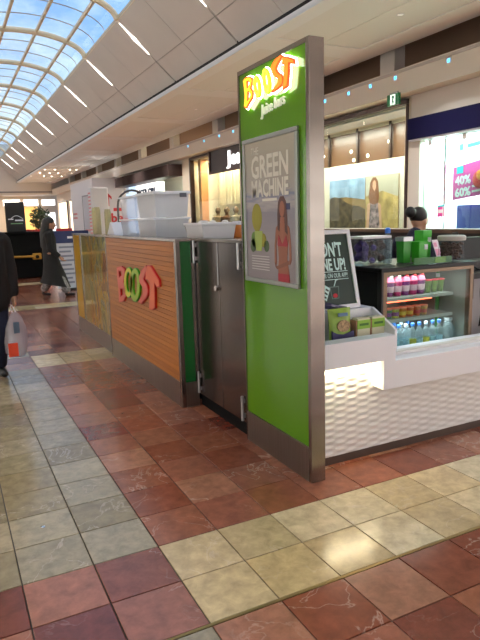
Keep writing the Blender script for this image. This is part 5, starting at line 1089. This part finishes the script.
box('orange_carton', pm('orange_red', (214,62,26), .5), .445, .535, 5.922, 5.934, .235, .37, cbg, bevel=.01); box('blue_print', pm('print_teal', (70,90,110), .5), .51, .565, 5.944, 5.95, .46, .57, cbg)

# ---- kiosk worker, head bent, seen over the fridge
K = person((4.06, 4.32, 0), math.radians(8), 'kiosk worker in dark top with black hair in a bun')
hp, H = head_parts(.08, 1.425, .25)
body = hp+[('c',(0,0,1.22),.05,(.06,0,1.36),.047), ('c',(-.02,.15,1.17),.065,(-.02,-.15,1.17),.065), ('c',(-.02,0,1.12),.13,(-.02,0,.85),.13), ('c',(-.02,-.19,1.16),.045,(.05,-.22,.92),.038), ('c',(.05,-.22,.92),.038,(.25,-.12,.95),.027), ('c',(-.02,.19,1.16),.045,(.05,.22,.92),.038), ('c',(.05,.22,.92),.038,(.25,.12,.95),.027),
    ('c',(-.02,-.09,.8),.085,(0,-.09,.42),.058), ('c',(0,-.09,.42),.058,(-.03,-.09,.09),.038), ('c',(-.02,.09,.8),.085,(0,.09,.42),.058), ('c',(0,.09,.42),.058,(-.03,.09,.09),.038)]
body += hand_parts((.25,-.12,.95), (1,.3,-.1), (0,.5,1)) + hand_parts((.25,.12,.95), (1,-.3,-.1), (0,-.5,1))
blob('body', body, SKIN, K); eyes(H, K)
blob('shirt', [('c',(-.02,.15,1.2),.085,(-.02,-.15,1.2),.085), ('c',(0,0,1.25),.075,(.02,0,1.3),.07), ('c',(-.02,0,1.14),.15,(-.02,0,.82),.15), ('c',(-.02,-.19,1.16),.066,(.05,-.22,.95),.06), ('c',(-.02,.19,1.16),.066,(.05,.22,.95),.06)], pm('navy_shirt', (26,28,52), .8), K, .013)
blob('trousers', [('c',(-.02,-.09,.8),.11,(0,-.09,.42),.08), ('c',(0,-.09,.42),.08,(-.03,-.09,.1),.07), ('c',(-.02,.09,.8),.11,(0,.09,.42),.08), ('c',(0,.09,.42),.08,(-.03,.09,.1),.07)], CLOTH_B, K, .013)
blob('hair', [('e',H(-.03,0,.045),(.092,.086,.088)), ('e',H(-.155,0,.05),(.052,.055,.055))], HAIR, K, .011)
MB().lathe([(.032,-.01),(.036,0),(.032,.01)], H(-.105,0,.045), 12, cap=False).build('hair_band', pm('band_orange', (214,120,40), .5), K)
for s in (-1, 1): blob('shoe', [('c', (-.05,s*.09,.04), .04, (.1,s*.09,.034), .033)], BLACK, K, .01)
